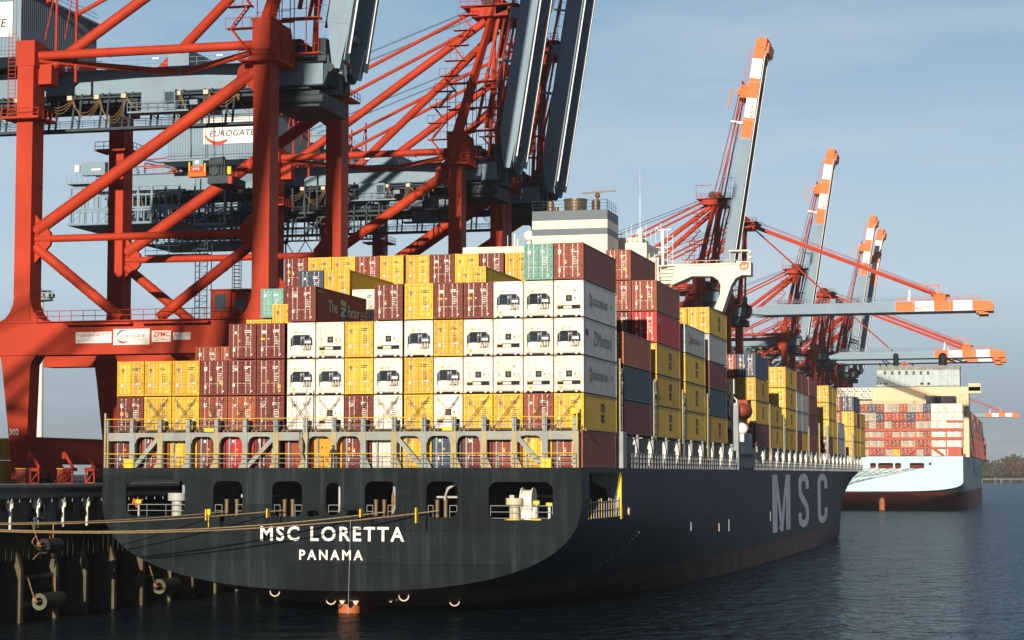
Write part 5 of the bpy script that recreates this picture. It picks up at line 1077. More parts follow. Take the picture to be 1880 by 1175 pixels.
for k in range(6): b.beam((xa + .3 + .38 * k, sY - .32, zb_ + .8), (xa + .2 + .38 * k, sY - .32, za + .3), .09, .09)
b.build('headblock', CDARK, sp)
b = MB(); b.box(x1 + .12, x1 + .3, sY - .7, sY - .4, z0 + .5, z1 + .5); b.box(xb - .15, xb + .3, sY - .5, sY - .1, zb_ + .9, zb_ + 1.8); b.box(x0 - .12, x0 + .05, sY - .7, sY - .4, z0 + .6, z1 + .7); b.build('flipper', YEL, sp)
MB().box(xb, xb + .4, sY - .5, sY, zb_ - .2, zb_ + .7).build('light', mat('signal red paint', (.75, .05, .015)), sp)
b = MB(); b.box(x0 + .3, x1 - .1, sY - .5, sY, z1 + .2, z1 + .9); b.box(x0 + .6, x1 - .6, sY - .55, sY - .5, z1 + .5, z1 + .85, 1); b.build('lamp_bracket', [CBLUE, CWHI], sp)
b = MB(); x2, _ = SP(350, 300)
for xx in (350, 352, 378, 381, 393, 395, 410): p, q = SP(xx, 290), SP(xx - 3 + (3 if xx < 360 else 0), 172); b.tube((p[0], sY, p[1]), (q[0], sY, q[1]), .035, 4)
b.build('hoist_rope', CDARK, sp)
# second crane from the left: hanging access frames and rooftop pipe frames at its landward end
k2 = [o for o in bpy.data.objects if o.name.startswith('gantry_crane') and 'EUROGATE' in o['label']][0]; m2 = 144.3
b = MB()
for k in range(13): b.beam((-85 + 2 * k, m2 - 6.9, 47.6), (-85 + 2 * k, m2 - 6.9, 56.4), .2, .2); b.beam((-84.4 + 2 * k, m2 - 6.9, 47.6), (-84.4 + 2 * k, m2 - 6.9, 51.2), .12, .12)
for z in (47.6, 49.6, 51.2): b.beam((-85.5, m2 - 6.9, z), (-60, m2 - 6.9, z), .2, .24)
for k in range(4): b.beam((-84 + 5 * k, m2 - 6.95, 47.7), (-80 + 5 * k, m2 - 6.95, 51.1), .14, .14)
b.box(-76, -68, m2 - 7, m2 + 5, 44.8, 45.1); b.beam((-76, m2 - 7, 45), (-76, m2 - 7, 48), .2, .2); b.beam((-68, m2 - 7, 45), (-68, m2 - 7, 48), .2, .2)
for k in range(6): b.beam((-76 + 1.6 * k, m2 - 7, 45 if k % 2 else 47.6), (-74.4 + 1.6 * k, m2 - 7, 47.6 if k % 2 else 45), .12, .12)
b.build('hanging_frame', CDARK, k2)
b = MB()
for y in (-4.4, 3):
    for x0 in (-104, -93.5):
        b.beam((x0, m2 + y, 59.2), (x0, m2 + y, 62.2), .22, .22); b.beam((x0, m2 + y, 62.2), (x0 + 6, m2 + y, 60.9), .25, .25, 1); b.beam((x0, m2 + y, 61.3), (x0 + 9, m2 + y, 61.8), .2, .2); b.beam((x0, m2 + y, 60.4), (x0 + 9, m2 + y, 60.6), .2, .2); b.beam((x0 + 9, m2 + y, 59.2), (x0 + 9, m2 + y, 61.9), .2, .2)
b.build('pipe_frame', [CRED, CDARK], k2)
# ------------------------------------------------------------------ quay wall, fenders, bollards, light mast, yard
WALL = mat('quay wall blue grey sheet', (.10, .125, .145), .8, var=.4, streak=.5, streak_col=(.03, .028, .022), sscale=(.6, .3, .1), nscale=.25)
GREEN = mat('weedy lower quay wall', (.034, .035, .024), .9, var=.45, streak=.6, streak_col=(.02, .02, .014), sscale=(.6, .5, .1), nscale=.3)
qw = thing('quay_wall', 'long dark quay wall on piles beneath the cranes', 'quay wall', (QX - .5, 0, 0))
b = MB(); b.box(QX - 3, QX + .35, -320, 1500, 9.95, 10.82); b.box(QX - 3, QX + .45, -320, 1500, 10.72, 10.9); b.build('coping', WALL, qw)
b = MB(); b.box(QX - 3, QX - .35, -320, 1500, 7.55, 9.95)
for k in range(150): b.box(QX - .37, QX - .3, -80 + 3.1 * k, -79.9 + 3.1 * k, 7.6, 9.9)
b.build('upper_wall', WALL, qw)
b = MB(); b.box(QX - 3, QX + .1, -320, 1500, 7.3, 7.55); b.box(QX - 3, QX - .15, -320, 1500, 4.9, 7.3)
for k in range(300): b.box(QX - .17, QX - .08, -80 + 1.0 * k, -79.9 + 1.0 * k, 5.0, 7.25)
b.build('lower_wall', GREEN, qw)
b = MB(); b.box(QX - 3, QX - 1.6, -320, 1500, -2, 4.9); b.build('back_wall', mat('shade black back wall', (.012, .014, .014), .8, var=.3), qw)  # near-black colour stands in for the shade in the gaps between piles
PILE = mat('rusty weedy pile', (.09, .08, .05), .85, var=.45, streak=.6, streak_col=(.12, .065, .03), sscale=(1, 1, .3), nscale=.8)
BRK = mat('pale galvanised post', (.72, .70, .62), .6, var=.1)
# posts under the coping (each a part); positions where the photograph shows them
for x in (-18, 20, 70, 117, 161, 203):
    Y, _ = onX(x, 930, QX + .25); b = MB(); b.box(QX + .12, QX + .3, Y - .11, Y + .11, 7.5, 9.5); b.prism([(QX - .1, 9.95), (QX + .45, 9.5), (QX + .45, 9.2), (QX + .1, 8.9), (QX - .2, 9.2)], 'y', Y - .1, Y + .1); b.prism([(Y - .3, 9.55), (Y, 9.95), (Y + .3, 9.55), (Y + .15, 9.3), (Y - .15, 9.3)], 'x', QX + .31, QX + .36); b.build('guard_post', BRK, qw)
for x, yb_ in ((-22, 1), (33, 1), (98, 1), (153, 1), (205, 1), (257, 1), (308, 1), (350, 1), (392, 1), (432, 1), (470, 1), (505, 1)):
    Y, _ = onX(x, 1080, QX); b = MB(); b.prism([(QX - .1, 5.6), (QX + .12, 5.0), (QX + .35, 4.2), (QX + .35, -1), (QX - .2, -1), (QX - .2, 5.6)], 'y', Y - .25, Y + .25); b.box(QX - 1.6, QX - .15, Y - .2, Y + 1.0, -1, 4.9); b.build('pile', PILE, qw)
b = MB()
for (xa, xb) in ((33, 98), (257, 305)):
    for yy_, in ((1060,), (1110,)):
        Ya, z = onX(xa, yy_, QX); Yb, _ = onX(xb, yy_, QX); b.box(QX - .15, QX + .1, Ya, Yb, z - .2, z + .1)
b.build('cross_rail', PILE, qw)
b = MB(); Y, z = onX(60, 938, QX - .3)
b.box(QX - .32, QX - .29, Y - .2, Y + 1.1, z - .35, z + .35, 1); p0, z0 = onX(79.5, 951, QX - .26); b.text('75', (QX - .27, p0, z0 - .2), (0, 1, 0), (0, 0, 1), 1.4, .62, 0, .01)
Y, z = onX(86, 940, QX - .3); b.box(QX - .3, QX - .28, Y - .9, Y + 1.1, z - .5, z + .55, 1) if False else None
for x in (8, 74, 130): Y, z = onX(x, 932, QX - .3); b.box(QX - .32, QX - .2, Y - .9, Y + .5, z - .3, z + .25, 1); b.box(QX - .2, QX - .15, Y + .35, Y + .5, z - .3, z + .25, 2)
b.build('wall_fitting', [mat('faded number paint', (.3, .31, .28)), BLACK, PALE], qw)
b = MB(); b.tube((QX + .3, -320, 11.05), (QX + .3, 400, 11.05), .06, 5)
for k in range(180): b.box(QX + .27, QX + .33, -80 + 1.9 * k, -79.9 + 1.9 * k, 9.6, 10.9)
b.build('kerb_rail', PALE, qw)
FB = mat('worn black rubber', (.028, .03, .028), .85, var=.3); FR = mat('olive rubber ring', (.10, .11, .075), .85, var=.3)
CH = mat('rusty chain', (.3, .17, .08), .8, var=.3)
def fender(px, py, r, ln, label, front=True):
    Y, z = onX(px, py, QX + .9); t = thing('fender', label, 'fender', (QX + .9, Y, z), 'cylindrical rubber fenders on the quay wall')
    b = MB(); n = 20; c = (QX + .9, z)
    ring = lambda rr, y: [(c[0] + rr * math.cos(2 * math.pi * k / n), y, c[1] + rr * math.sin(2 * math.pi * k / n)) for k in range(n)]
    o0, o1, i0, i1 = ring(r, Y), ring(r, Y + ln), ring(r * .5, Y), ring(r * .5, Y + ln)
    for k in range(n):
        j = (k + 1) % n; b.face([o0[k], o0[j], o1[j], o1[k]], 0, True); b.face([i0[j], i0[k], i1[k], i1[j]], 0, True); b.face([o0[j], o0[k], i0[k], i0[j]], 1); b.face([o1[k], o1[j], i1[j], i1[k]], 0)
    b.build('rubber_cylinder', [FB, FR if front else FB], t)
    b = MB(); p0 = Vector((QX + .3, Y - .9, z + 2.0)); p1 = Vector((QX + .9 - r * .5, Y - .12, z + .15))
    for k in range(11):
        a = p0.lerp(p1, k / 11); d = p0.lerp(p1, (k + .8) / 11); b.tube(a, d, .07 if k % 2 else .045, 5)
    b.sphere(p1, .2); b.build('chain', CH, t)
    b = MB(); b.tube((QX + .5, Y + ln, z), (QX + .3, Y + ln + .4, z + 1.8), .05, 5); b.tube((QX + .7, Y - .1, z + .02), (QX + .9, Y + ln + .1, z), .1, 6); b.build('bracket', CH, t)
fender(79, 1003, .62, 2.6, 'black rubber fender with hanging chain on the weedy wall, uppermost of three', False)
fender(72, 1105, .68, 3.6, 'rubber fender with pale ring end low between piles at the far left')
fender(292, 1077, .68, 3.6, 'rubber fender with pale ring end low beside the dark ship’s stern')
b = MB(); c = [(QX + .4, onX(66 - 7 * math.sin(k * .55), 985 + k * 3.2, QX + .4)[0], onX(66, 985 + k * 3.2, QX + .4)[1]) for k in range(14)]
t = tag(b.path(c, .06, 5).build('chain', CH), 'rusty chain hanging in a loop beside the upper fender', 'chain')
b = MB()
for k in range(7): Y, z = onX(92, 975 + k * 2.6, QX + .2); b.tube((QX + .2, Y - .04 * (k % 2), z), (QX + .2, Y + .06 * (k % 2), z - .2), .05, 5)
tag(b.build('chain', CH), 'short rusty chain end hanging right of the upper fender', 'chain')
Y, z = onX(62, 968, QX - .0)
b = MB(); b.tube((QX, Y, 7.5), (QX, Y, 8.3), .28, 14); b.tube((QX, Y, 8.2), (QX, Y, 8.4), .42, 14); b.tube((QX, Y + .9, 7.5), (QX, Y + .9, 8.3), .28, 14); b.tube((QX, Y + .9, 8.2), (QX, Y + .9, 8.4), .42, 14)
tag(b.build('bollard', CDARK), 'dark double mooring bollard on the ledge of the quay wall', 'bollard')
# red storm-lock brackets and cabinets standing near the landside sill
BR = mat('bright red steel', (.62, .06, .02), .5, var=.15)
for i, (x, lab, s) in enumerate(((72, 'leftmost dull red service frame standing on the quay', 0), (134, 'middle red service stair with long arm standing on the quay', 1), (174, 'rightmost bright red service frame with arm on the quay', 1))):
    yF = 36.0; X = onY(x, 880, yF)[0]; t = thing('service_frame', lab, 'service frame', (X - 1.7, yF, 10.8), 'red service frames on the quay')
    m = BR if s else CRED; b = MB(); X0, _ = onY(x - 16, 830, yF); _, zt = onY(x - 16, 830, yF); _, zm = onY(x, 859, yF); X1 = X
    b.beam((X0, yF, zt), (X1, yF, zm), .16, .3); b.box(X0 - .2, X0 + .15, yF - .15, yF + .15, zt - .7, zt); b.build('arm', m, t)
    b = MB(); b.box(X1 - 1.15, X1, yF - .1, yF + 1, zm - .35, zm + .02)
    for xx in (X1 - 1.05, X1 - .1): b.box(xx - .07, xx + .07, yF, yF + .14, 10.8, zm)
    b.beam((X1 - 1.05, yF, zm - 1.6), (X1 - .1, yF, zm - .4), .08, .1); b.box(X1 - 1.1, X1, yF, yF + .1, zm - 1.7, zm - 1.5)
    if i == 1:
        for d in (0, .5): b.beam((X1 - .3 - d, yF - .3, zm - .3), (X1 - 1.6 - d, yF - .3, 10.9), .1, .2)
        for q in range(6): b.box(X1 - .8 - q * .22, X1 - .3 - q * .22, yF - .35, yF - .2, zm - .6 - q * .38, zm - .52 - q * .38)
    b.build('stand', m, t)
for x0, x1, lab in ((29, 47, 'red corrugated electrical cabinet on the quay left of the service frames'), (105, 119, 'small red cabinet on the quay behind the middle service stair')):
    yF = 38.5; Xa, zt = onY(x0, 861, yF); Xb, _ = onY(x1, 861, yF); b = MB(); b.box(Xa, Xb, yF, yF + 1.5, 10.85, zt)
    for k in range(8): xx = Xa + (Xb - Xa) * (k + .25) / 8; b.box(xx, xx + (Xb - Xa) / 16, yF - .05, yF, 11, zt - .1)
    b.box(Xa - .05, Xb + .05, yF - .1, yF + 1.6, zt, zt + .08, 1); tag(b.build('cabinet', [mat('faded red cabinet paint', (.35, .07, .04), .5), YEL]), lab, 'cabinet', 'red cabinets on the quay')
# containers stacked in the yard, seen at the far left edge
for t_ in (0, 1):
    Yc = 66; Xr, zt = onY(8, 826 if t_ else 856, Yc)
    container(Xr - 2.5, Yc, 10.85 + t_ * 2.7, 'yellow', 'none', L=12.2, H=2.62, where=('upper' if t_ else 'lower') + ' one in the yard behind the crane’s leg at far left', group='containers stacked in the quay yard')
for k, (dx, col, lab) in enumerate(((0, 'yellow', 'lower olive shaded yard container behind the red crane leg'), (1, 'yellow', 'upper'))):
    pass
# tall pale light mast
lm = thing('light_mast', 'tall white lighting mast with round lamp platform behind the portal beam', 'light mast', (-108, 140, 10.8))
X, zt = onY(75, 552, 140); lm.location = (X, 140, 10.8); b = MB(); b.tube((X, 140, 10.8), (X, 140, zt), .75, 14, 0, .45); b.build('mast', CWHI, lm)
b = MB(); b.tube((X, 140, zt), (X, 140, zt + .35), 1.9, 16); b.tube((X, 140, zt + 1.5), (X, 140, zt + 1.6), 1.6, 16)
for a in range(0, 360, 30): p = (X + 1.8 * math.cos(R(a)), 140 + 1.8 * math.sin(R(a))); b.tube((*p, zt), (*p, zt + 1.6), .06, 4); b.box(p[0] - .35, p[0] + .35, p[1] - .2, p[1] + .2, zt + .5, zt + 1.1)
b.tube((X, 140, zt), (X, 140, zt + 2), .15); b.build('lamp_platform', GREYS, lm)
# mooring lines
def line(pts, r, sag, label, w=None):
    p, q = Vector(pts[0]), Vector(pts[1]); P_ = [p.lerp(q, t / 24) - Vector((0, 0, sag * 4 * (t / 24) * (1 - t / 24))) for t in range(25)]
    return tag(MB().path(P_, r, 7).build('mooring_rope', ROPE), label, 'rope', 'mooring ropes at the stern')
BX, BY = QX + .1, onX(-75, 970, QX + .1)[0]
b = MB()
for dy in (0, 1.2): b.tube((BX, BY + dy, 7.5), (BX, BY + dy, 8.3), .28, 14); b.tube((BX, BY + dy, 8.25), (BX, BY + dy, 8.42), .42, 14)
tag(b.build('bollard', CDARK), 'dark double bollard on the quay ledge holding the stern mooring ropes', 'bollard')
for p, sag, r, lab, dz, dy in (((-24.6, -2.2, 8.95), .35, .045, 'upper tan mooring rope running to the third port from left', .55, 0), ((-29.8, -2.2, 8.8), .3, .035, 'thin tan mooring rope running to the second port from left', .65, .3),
    ((-16.2, -2.2, 8.8), .75, .055, 'lower tan mooring rope running to the fifth port from left', .2, 1.2), ((-11.5, -2.2, 8.95), .8, .05, 'longest tan mooring rope running to the sixth port from left', .05, 1.5)):
    line((p, (BX + .3, BY + dy, 7.55 + dz)), r, sag, lab)
for i, (x, y, h) in enumerate(((380, 945, .75), (492, 942, .6), (663, 942, .55), (765, 946, 1.0))):
    X, z = onY(x, y, -5.5); b = MB(); b.box(X - .05, X + .05, -5.8, -5.2, z - h * .6, z + h * .6)
    if i == 0: b.box(X - .1, X + .3, -5.55, -5.45, z, z + .45); b.box(X + .1, X + .16, -5.5, -5.4, z - 1, z)
    tag(b.build('rope_guard', YEL), 'yellow rope guard plate on the mooring ropes, ' + ['leftmost', 'second from left', 'third from left', 'rightmost'][i] + ' of four', 'rope guard', 'yellow rope guards on the mooring ropes')
# ------------------------------------------------------------------ second ship, farther along the quay
XC2, SY = -15.6, 530.
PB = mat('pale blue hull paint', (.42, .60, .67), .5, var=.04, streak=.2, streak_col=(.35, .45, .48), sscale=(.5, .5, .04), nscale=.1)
PB_SHADE = mat('pale blue hull side in shade', (.20, .34, .38), .5, var=.06)  # shaded copy of the hull blue: the side's shade is put into its colour
BT2 = mat('red brown antifouling', (.15, .03, .025), .65, var=.3, streak=.6, streak_col=(.04, .03, .03), sscale=(.15, .1, .3), nscale=.08)
RB = mat('red lashing bridge paint', (.42, .08, .05), .55, var=.15)
h2 = []
for (xa, xb, ya, yb_) in ((1597.5, 1608.5, 850, 859.5), (1612, 1640, 850, 860), (1643, 1654.5, 850, 860), (1670, 1697, 850, 860), (1705.5, 1710, 849.5, 854)):
    x0, z1 = onY(xa, ya, SY); x1, z0 = onY(xb, yb_, SY); h2.append(rrect(x0, x1, z0, z1, min(.6, (z1 - z0) * .3)))
P2 = dict(xc=XC2, deck=17.6, zr=10., n=3.2, boot=6.0, open=(0, -1, 12.6, 14.8), yfull=SY + 250, holes=h2, deckmat=RB,
    bd=[(SY, 28.5), (SY + 300, 28.5), (SY + 335, 25), (SY + 365, 14), (SY + 385, 1)], wl=[(SY + 250, 28.5), (SY + 290, 26), (SY + 330, 15), (SY + 360, 5), (SY + 385, .3)],
    zb=[(SY, 6.2), (SY + 8, 3.2), (SY + 18, 1.0), (SY + 30, -1.2), (SY + 60, -4), (SY + 100, -14), (SY + 200, -50), (SY + 250, -80)],
    stations=[SY, SY + 4, SY + 8, SY + 12, SY + 18, SY + 24, SY + 30, SY + 40, SY + 50, SY + 60, SY + 75, SY + 90, SY + 110, SY + 140, SY + 180, SY + 220, SY + 250, SY + 275, SY + 300, SY + 315, SY + 330, SY + 345, SY + 360, SY + 372, SY + 385])
ship2 = thing('container_ship', 'pale blue container ship with red waterline and cream block moored beyond the dark ship', 'container ship', (XC2, SY, 0), 'container ships moored along the quay')
hull2, tr2 = make_hull(P2, ship2, PB_SHADE, BT2, PB)
b = MB(); b.box(-40, 8, SY + 3, SY + 3.3, 11, 17.5); b.build('mooring_deck', mat('red oxide mooring deck', (.12, .02, .015), .7), ship2)
x0, z0 = onY(1592, 866.5, SY); x1, _ = onY(1659, 866.5, SY); b = MB(); b.text('MARGRETHE MAERSK', (x0, SY - .26, z0), (1, 0, 0), (0, 0, 1), x1 - x0, .85, 0, .02); x0, z0 = onY(1612, 873, SY); b.text('KØBENHAVN', (x0, SY - .26, z0), (1, 0, 0), (0, 0, 1), 4.6, .6, 0, .02); b.build('lettering', CWHI, tr2)
b = MB(); b.text('MAERSK LINE', (XC2 + 28.56, SY + 120, 11), (0, 1, 0), (0, 0, 1), 140, 4.6, 0, .02); b.build('lettering', mat('pale side lettering grey', (.3, .4, .42)), hull2)
b = MB(); b.tube((-13.6, SY + 6, -1), (-13.6, SY + 6, 3.3), 1.0, 14); b.tube((-13.6, SY + 6, 3.3), (-13.6, SY + 6, 4.2), 1.0, 14, 0, .3); b.build('rudder_head', mat('orange rudder paint', (.3, .10, .04), .6, var=.2), ship2)
# red lashing bridge at the stern
zt = [17.75, 20.6, 23.45, 26.3, 29.15, 32.0, 34.85]
gx1, gx0 = 12.9, -40.5
for z, hh in ((26.0, .75), (23.15, .75), (20.3, .35)):
    MB().box(gx0, gx1, SY + .2, SY + .8, z - .2, z + hh).build('lashing_beam', RB, ship2)
MB().box(7.8, gx1, SY + .2, SY + .8, 28.7, 29.3).build('lashing_beam', RB, ship2); MB().box(8.2, gx1, SY + .1, SY + .7, 17.7, 20.3).build('lashing_plate', RB, ship2)
for (xa, ya, xb, yb_) in ((1665, 836, 1694, 815), (1733, 836, 1702, 815)):
    a, c_ = onY(xa, ya, SY), onY(xb, yb_, SY); MB().beam((a[0], SY, a[1]), (c_[0], SY, c_[1]), .5, .6).build('lashing_brace', RB, ship2)
for x in [onY(px, 800, SY)[0] for px in (1625, 1653, 1681, 1709, 1737, 1766)]: MB().box(x - .18, x + .18, SY + .1, SY + .5, 17.6, 26.8).build('lashing_post', RB, ship2)
# stern containers
COLS2 = ['teal' if 0 else c for c in ()]
G_, O_, N_, W_, B_ = 'grey', 'red', 'navy', 'white', 'brown'
R2 = {5: [B_, B_, N_, B_, G_, G_, O_, G_, G_, N_, W_, W_, W_, W_], 4: [G_, G_, G_, N_, O_, O_, B_, N_, O_, B_, W_, W_, W_, W_], 3: [B_, B_, G_, B_, G_, B_, B_, B_, G_, G_, W_, W_, W_, W_],
      2: [G_, G_, G_, G_, O_, G_, G_, G_, G_, B_, W_, W_, W_, W_], 1: [G_, G_, G_, G_, O_, B_, G_, G_, B_, B_, W_, W_, W_, W_], 0: ['teal', G_, O_, B_, G_, Yw, B_, O_, G_, B_, W_, W_, W_, None]}
C2RED = C['red']; C2G = C['grey']; C['red'] = cpaint('orange red container paint', (.40, .06, .03)); C['grey'] = cpaint('beige grey container paint', (.42, .38, .31))
for t, row in R2.items():
    for i, col in enumerate(row):
        if col is None: continue
        x = 12.95 - (len(row) - i) * 2.52
        container(x, SY + 1.0, zt[t], col, 'gen', far=True, L=12.2, H=2.72, where='stern of the pale blue ship, ' + ORD[len(row) - i] + ' column from right, tier ' + ['one', 'two', 'three', 'four', 'five', 'six'][t], group='containers stacked on the pale blue ship')
for i in range(4):
    X, z = onY(1700 + 13.5 * i, 741, SY + 16); container(X, SY + 16, z - .1, ['white', 'navy', 'white', 'white'][i], 'gen', far=True, L=12.2, H=2.6, where='above the stern stack of the pale blue ship, ' + ['leftmost', 'second', 'third', 'rightmost'][i] + ' of four', group='containers stacked on the pale blue ship')
for j in range(2):
    for i in range(5):
        X, z = onY(1537 + 12.6 * i, 731.5 - j * 0, SY + 30); container(X, SY + 30, z + j * 2.0 - .4, 'white', 'B', L=12.2, H=1.95 if False else 2.0, where=('upper' if j else 'lower') + ' row left of the cream block, ' + ['leftmost', 'second', 'third', 'fourth', 'rightmost'][i], group='containers stacked on the pale blue ship')
C['red'] = C2RED; C['grey'] = C2G
# cream block, engine casing, wing
hy = SY + 32.
CR2 = mat('tan cream block paint', (.66, .53, .34), .6, var=.05)
ax, az = onY(1578, 712, hy); bx, _ = onY(1778, 712, hy); b = MB(); b.box(ax, bx, hy, hy + 14, 17.6, az); b.box(ax + 10, bx + 4.2, hy + 1, hy + 5, az - 2.2, az); wx, wz = onY(1800, 708, hy); b.box(bx, wx, hy + 1, hy + 4, az - 1.4, az + 1.2); b.box(bx - 3, bx - 1.3, hy - .6, hy, az - 2.8, az - .9); b.build('accommodation_block', CR2, ship2)
for k in range(4): MB().box(12.2, 12.9, hy + 14 + 7 * k, hy + 15 + 7 * k, 17.6, 33 - 2.5 * k).build('stanchion', CR2, ship2)
ax, az1 = onY(1609, 672, hy); bx2, az0 = onY(1762, 711, hy)
b = MB(); b.box(ax, bx2, hy + 1, hy + 12, az0, az1); CAS = mat('streaked grey blue casing paint', (.42, .50, .52), .6, var=.08, streak=.7, streak_col=(.2, .22, .2), sscale=(1.4, 1.4, .06)); b.box(ax - .05, bx2 + .05, hy + .95, hy + 12.05, az1 - 1.5, az1 + .02, 1); b.box(ax - .05, bx2 + .05, hy + .95, hy + 12.05, az0, az0 + .7, 1)
cas = b.build('engine_casing', [CAS, mat('sooty casing paint', (.22, .23, .21), .7, var=.3, streak=.6, streak_col=(.4, .42, .4), sscale=(2, 2, .2))], ship2)
for i in range(7):
    x, z = onY(1622.5 + 13.2 * i, 688, hy + 1); MB().box(x, x + .85, hy + .93, hy + 1.0, z - .0, z + 1.25).build('window', GLASS, cas)
for px in (1609.8, 1614.5, 1623, 1627, 1690, 1702.5):
    x, z = onY(px, 706.5, hy + 1); MB().box(x, x + (.5 if px < 1650 else .9), hy + .93, hy + 1.0, z, z + .75).build('window', BLACK, cas)
for px, r in ((1645, .95), (1731, 1.45)):
    x, _ = onY(px, 672, hy + 5); b = MB(); b.tube((x, hy + 5, az1), (x, hy + 5, az1 + 4.6 - r), r, 16); b.sphere((x, hy + 5, az1 + 4.6 - r), r, 0, 16, 8); b.build('exhaust_dome', BLACK, cas)
for px, h_ in ((1617, 1.2), (1627.5, 1.0), (1675.5, .8)):
    x, _ = onY(px, 672, hy + 4); MB().tube((x, hy + 4, az1), (x - (.5 if px < 1620 else 0), hy + 4, az1 + h_), .3, 8).build('exhaust_pipe', BLACK, cas)
b = MB(); x, _ = onY(1661, 672, hy + 4); b.box(x - 1.1, x + 1.2, hy + 4, hy + 5, az1, az1 + 1.2); b.tube((x, hy + 4, az1 + .3), (x, hy + 4, az1 + 1.5), .4, 8); b.build('fan_housing', RB, cas)
# long starboard stacks of the second ship: hundreds of boxes seen edge on
b = MB(); rr = random.Random(3); mats = [cpaint('side stack brown paint', (.26, .09, .05)), cpaint('side stack orange paint', (.42, .14, .05)), cpaint('side stack amber paint', (.5, .28, .06)), C['navy'], C['white'], cpaint('side stack red paint', (.36, .06, .04))]
for i in range(22):
    y = SY + 52 + i * 14.3
    if y > SY + 318: break
    for c_ in range(2):
        n = 6 if i % 5 else 5
        if i in (0, 1) and c_ == 1: n += 2
        for t in range(n - (1 if i > 16 else 0)):
            x1 = XC2 + 28.3 - c_ * 2.52 - (max(0, (y - SY - 300)) * .3); b.box(x1 - 2.44, x1, y, y + 12.2, 18.3 + t * 2.85, 18.3 + t * 2.85 + 2.7, rr.choice((0, 1, 1, 2, 5, 5, 0, 3, 4)))
tag(b.build('distant_container_stacks', mats), 'rows of mostly orange and brown containers receding along the pale blue ship’s side', 'containers', 'containers stacked on the pale blue ship', 'stuff')
b = MB()
for k in range(22): b.box(XC2 + 28.0, XC2 + 28.4, SY + 50 + 14.3 * k, SY + 51 + 14.3 * k, 17.6, 26 + 3 * (k % 2))
b.box(XC2 + 27.9, XC2 + 28.45, SY + 15, SY + 325, 17.6, 18.6); b.build('lashing_bridge', RB, ship2)
def line2(p, q, r, lab):
    P_, Q_ = Vector(p), Vector(q); pts = [P_.lerp(Q_, t / 12) - Vector((0, 0, 3 * (t / 12) * (1 - t / 12))) for t in range(13)]
    tag(MB().path(pts, r, 5).build('mooring_rope', STEEL), lab, 'rope', 'mooring ropes of the pale blue ship')
for i, px in enumerate((1600, 1618, 1634, 1650, 1672, 1688)):
    x, z = onY(px, 859.5, SY - .3); line2((x, SY - .3, z), (QX + .5, SY - 60 + 9 * i, 9.2), .07, 'thin mooring rope from the pale blue stern, ' + ORD[i + 1] + ' from left')
# ------------------------------------------------------------------ far shore
hm = MB(); random.seed(5)
for i in range(60):
    x = -700 + i * 40; hm.face([(x, 2860, 0), (x + 40, 2860, 0), (x + 40, 2900, 6), (x, 2900, 6)]); hm.face([(x, 2900, 6), (x + 40, 2900, 6), (x + 40, 3600, 14), (x, 3600, 14)])
structure(hm.build('far_bank', mat('autumn shore ground', (.06, .05, .03), .9, var=.4, nscale=.02)))
lf = MB(); rr = random.Random(11)
for i in range(620):
    x = rr.uniform(-190, 620); y = 2900 + rr.uniform(0, 260); hh = rr.uniform(13, 23) + 4 * math.sin(x * .03) + (y - 2900) * .05; mi = rr.choice((0, 0, 1, 1, 2, 3))
    for k in range(26):
        a, u, v_ = rr.uniform(0, 6.28), rr.random() ** .6, rr.random(); rad = hh * .36 * (1 - abs(v_ - .45) * .9); px, py, pz = x + math.cos(a) * rad * u, y + math.sin(a) * rad * u, 6 + hh * (.22 + .8 * v_); s = rr.uniform(1.6, 3.6)
        n = Vector((rr.uniform(-1, 1), -rr.random() - .2, rr.uniform(-.4, 1))).normalized(); t1 = n.cross(Vector((0, 0, 1))).normalized(); t2 = n.cross(t1); c0 = Vector((px, py, pz))
        lf.face([c0 + t1 * s * rr.uniform(.6, 1.1), c0 + t2 * s * rr.uniform(.6, 1.1), c0 - t1 * s * rr.uniform(.6, 1.1), c0 - t2 * s * rr.uniform(.6, 1.1)], mi)
tag(lf.build('far_wood', [mat('russet foliage', (.075, .042, .02), .9, var=.4, nscale=.05), mat('olive foliage', (.05, .046, .02), .9, var=.4, nscale=.05), mat('dark green foliage', (.035, .05, .025), .9, var=.4, nscale=.05), mat('bare grey brown twigs', (.07, .055, .04), .9, var=.3, nscale=.05)]), 'low brown autumn wood on the far shore at the right edge', 'wood', None, 'stuff')
jt = thing('jetty', 'long dark jetty on posts before the far wood at the right edge', 'jetty', (300, 2450, 0))
b = MB(); b.box(-150, 900, 2450, 2456, 4.6, 6.4); b.build('deck', CONC, jt)
for k in range(24):
    X = -60 + 11.5 * k + 3 * math.sin(k * 2); MB().box(X, X + 1.0 + (k % 3) * .5, 2449, 2451, -1, 8.5 if k % 4 == 0 else 5.5).build('post', CONC, jt)
# ------------------------------------------------------------------ seaman on the stern and the flag
px, pz = onY(611.5, 857, -1.6); pz = 12.4
sk = mat('weathered skin', (.35, .2, .13), .6); DK = mat('dark navy boiler suit', (.02, .025, .04), .8, var=.2); HT = mat('dark olive work cap', (.05, .045, .03), .8)
pv = [(0, 0, .92), (0, -.01, 1.18), (0, -.02, 1.42), (0, -.02, 1.54), (0, -.04, 1.70), (.1, 0, .88), (.13, .02, .48), (.15, 0, .07), (.16, -.16, .04), (-.1, 0, .88), (-.12, -.03, .48), (-.14, .0, .07), (-.14, -.16, .04), (.2, -.02, 1.4), (.27, -.06, 1.14), (.16, -.24, 1.02), (-.2, -.02, 1.4), (-.28, -.08, 1.14), (-.2, -.28, 1.05)]
pe = [(0, 1), (1, 2), (2, 3), (3, 4), (0, 5), (5, 6), (6, 7), (7, 8), (0, 9), (9, 10), (10, 11), (11, 12), (2, 13), (13, 14), (14, 15), (2, 16), (16, 17), (17, 18)]
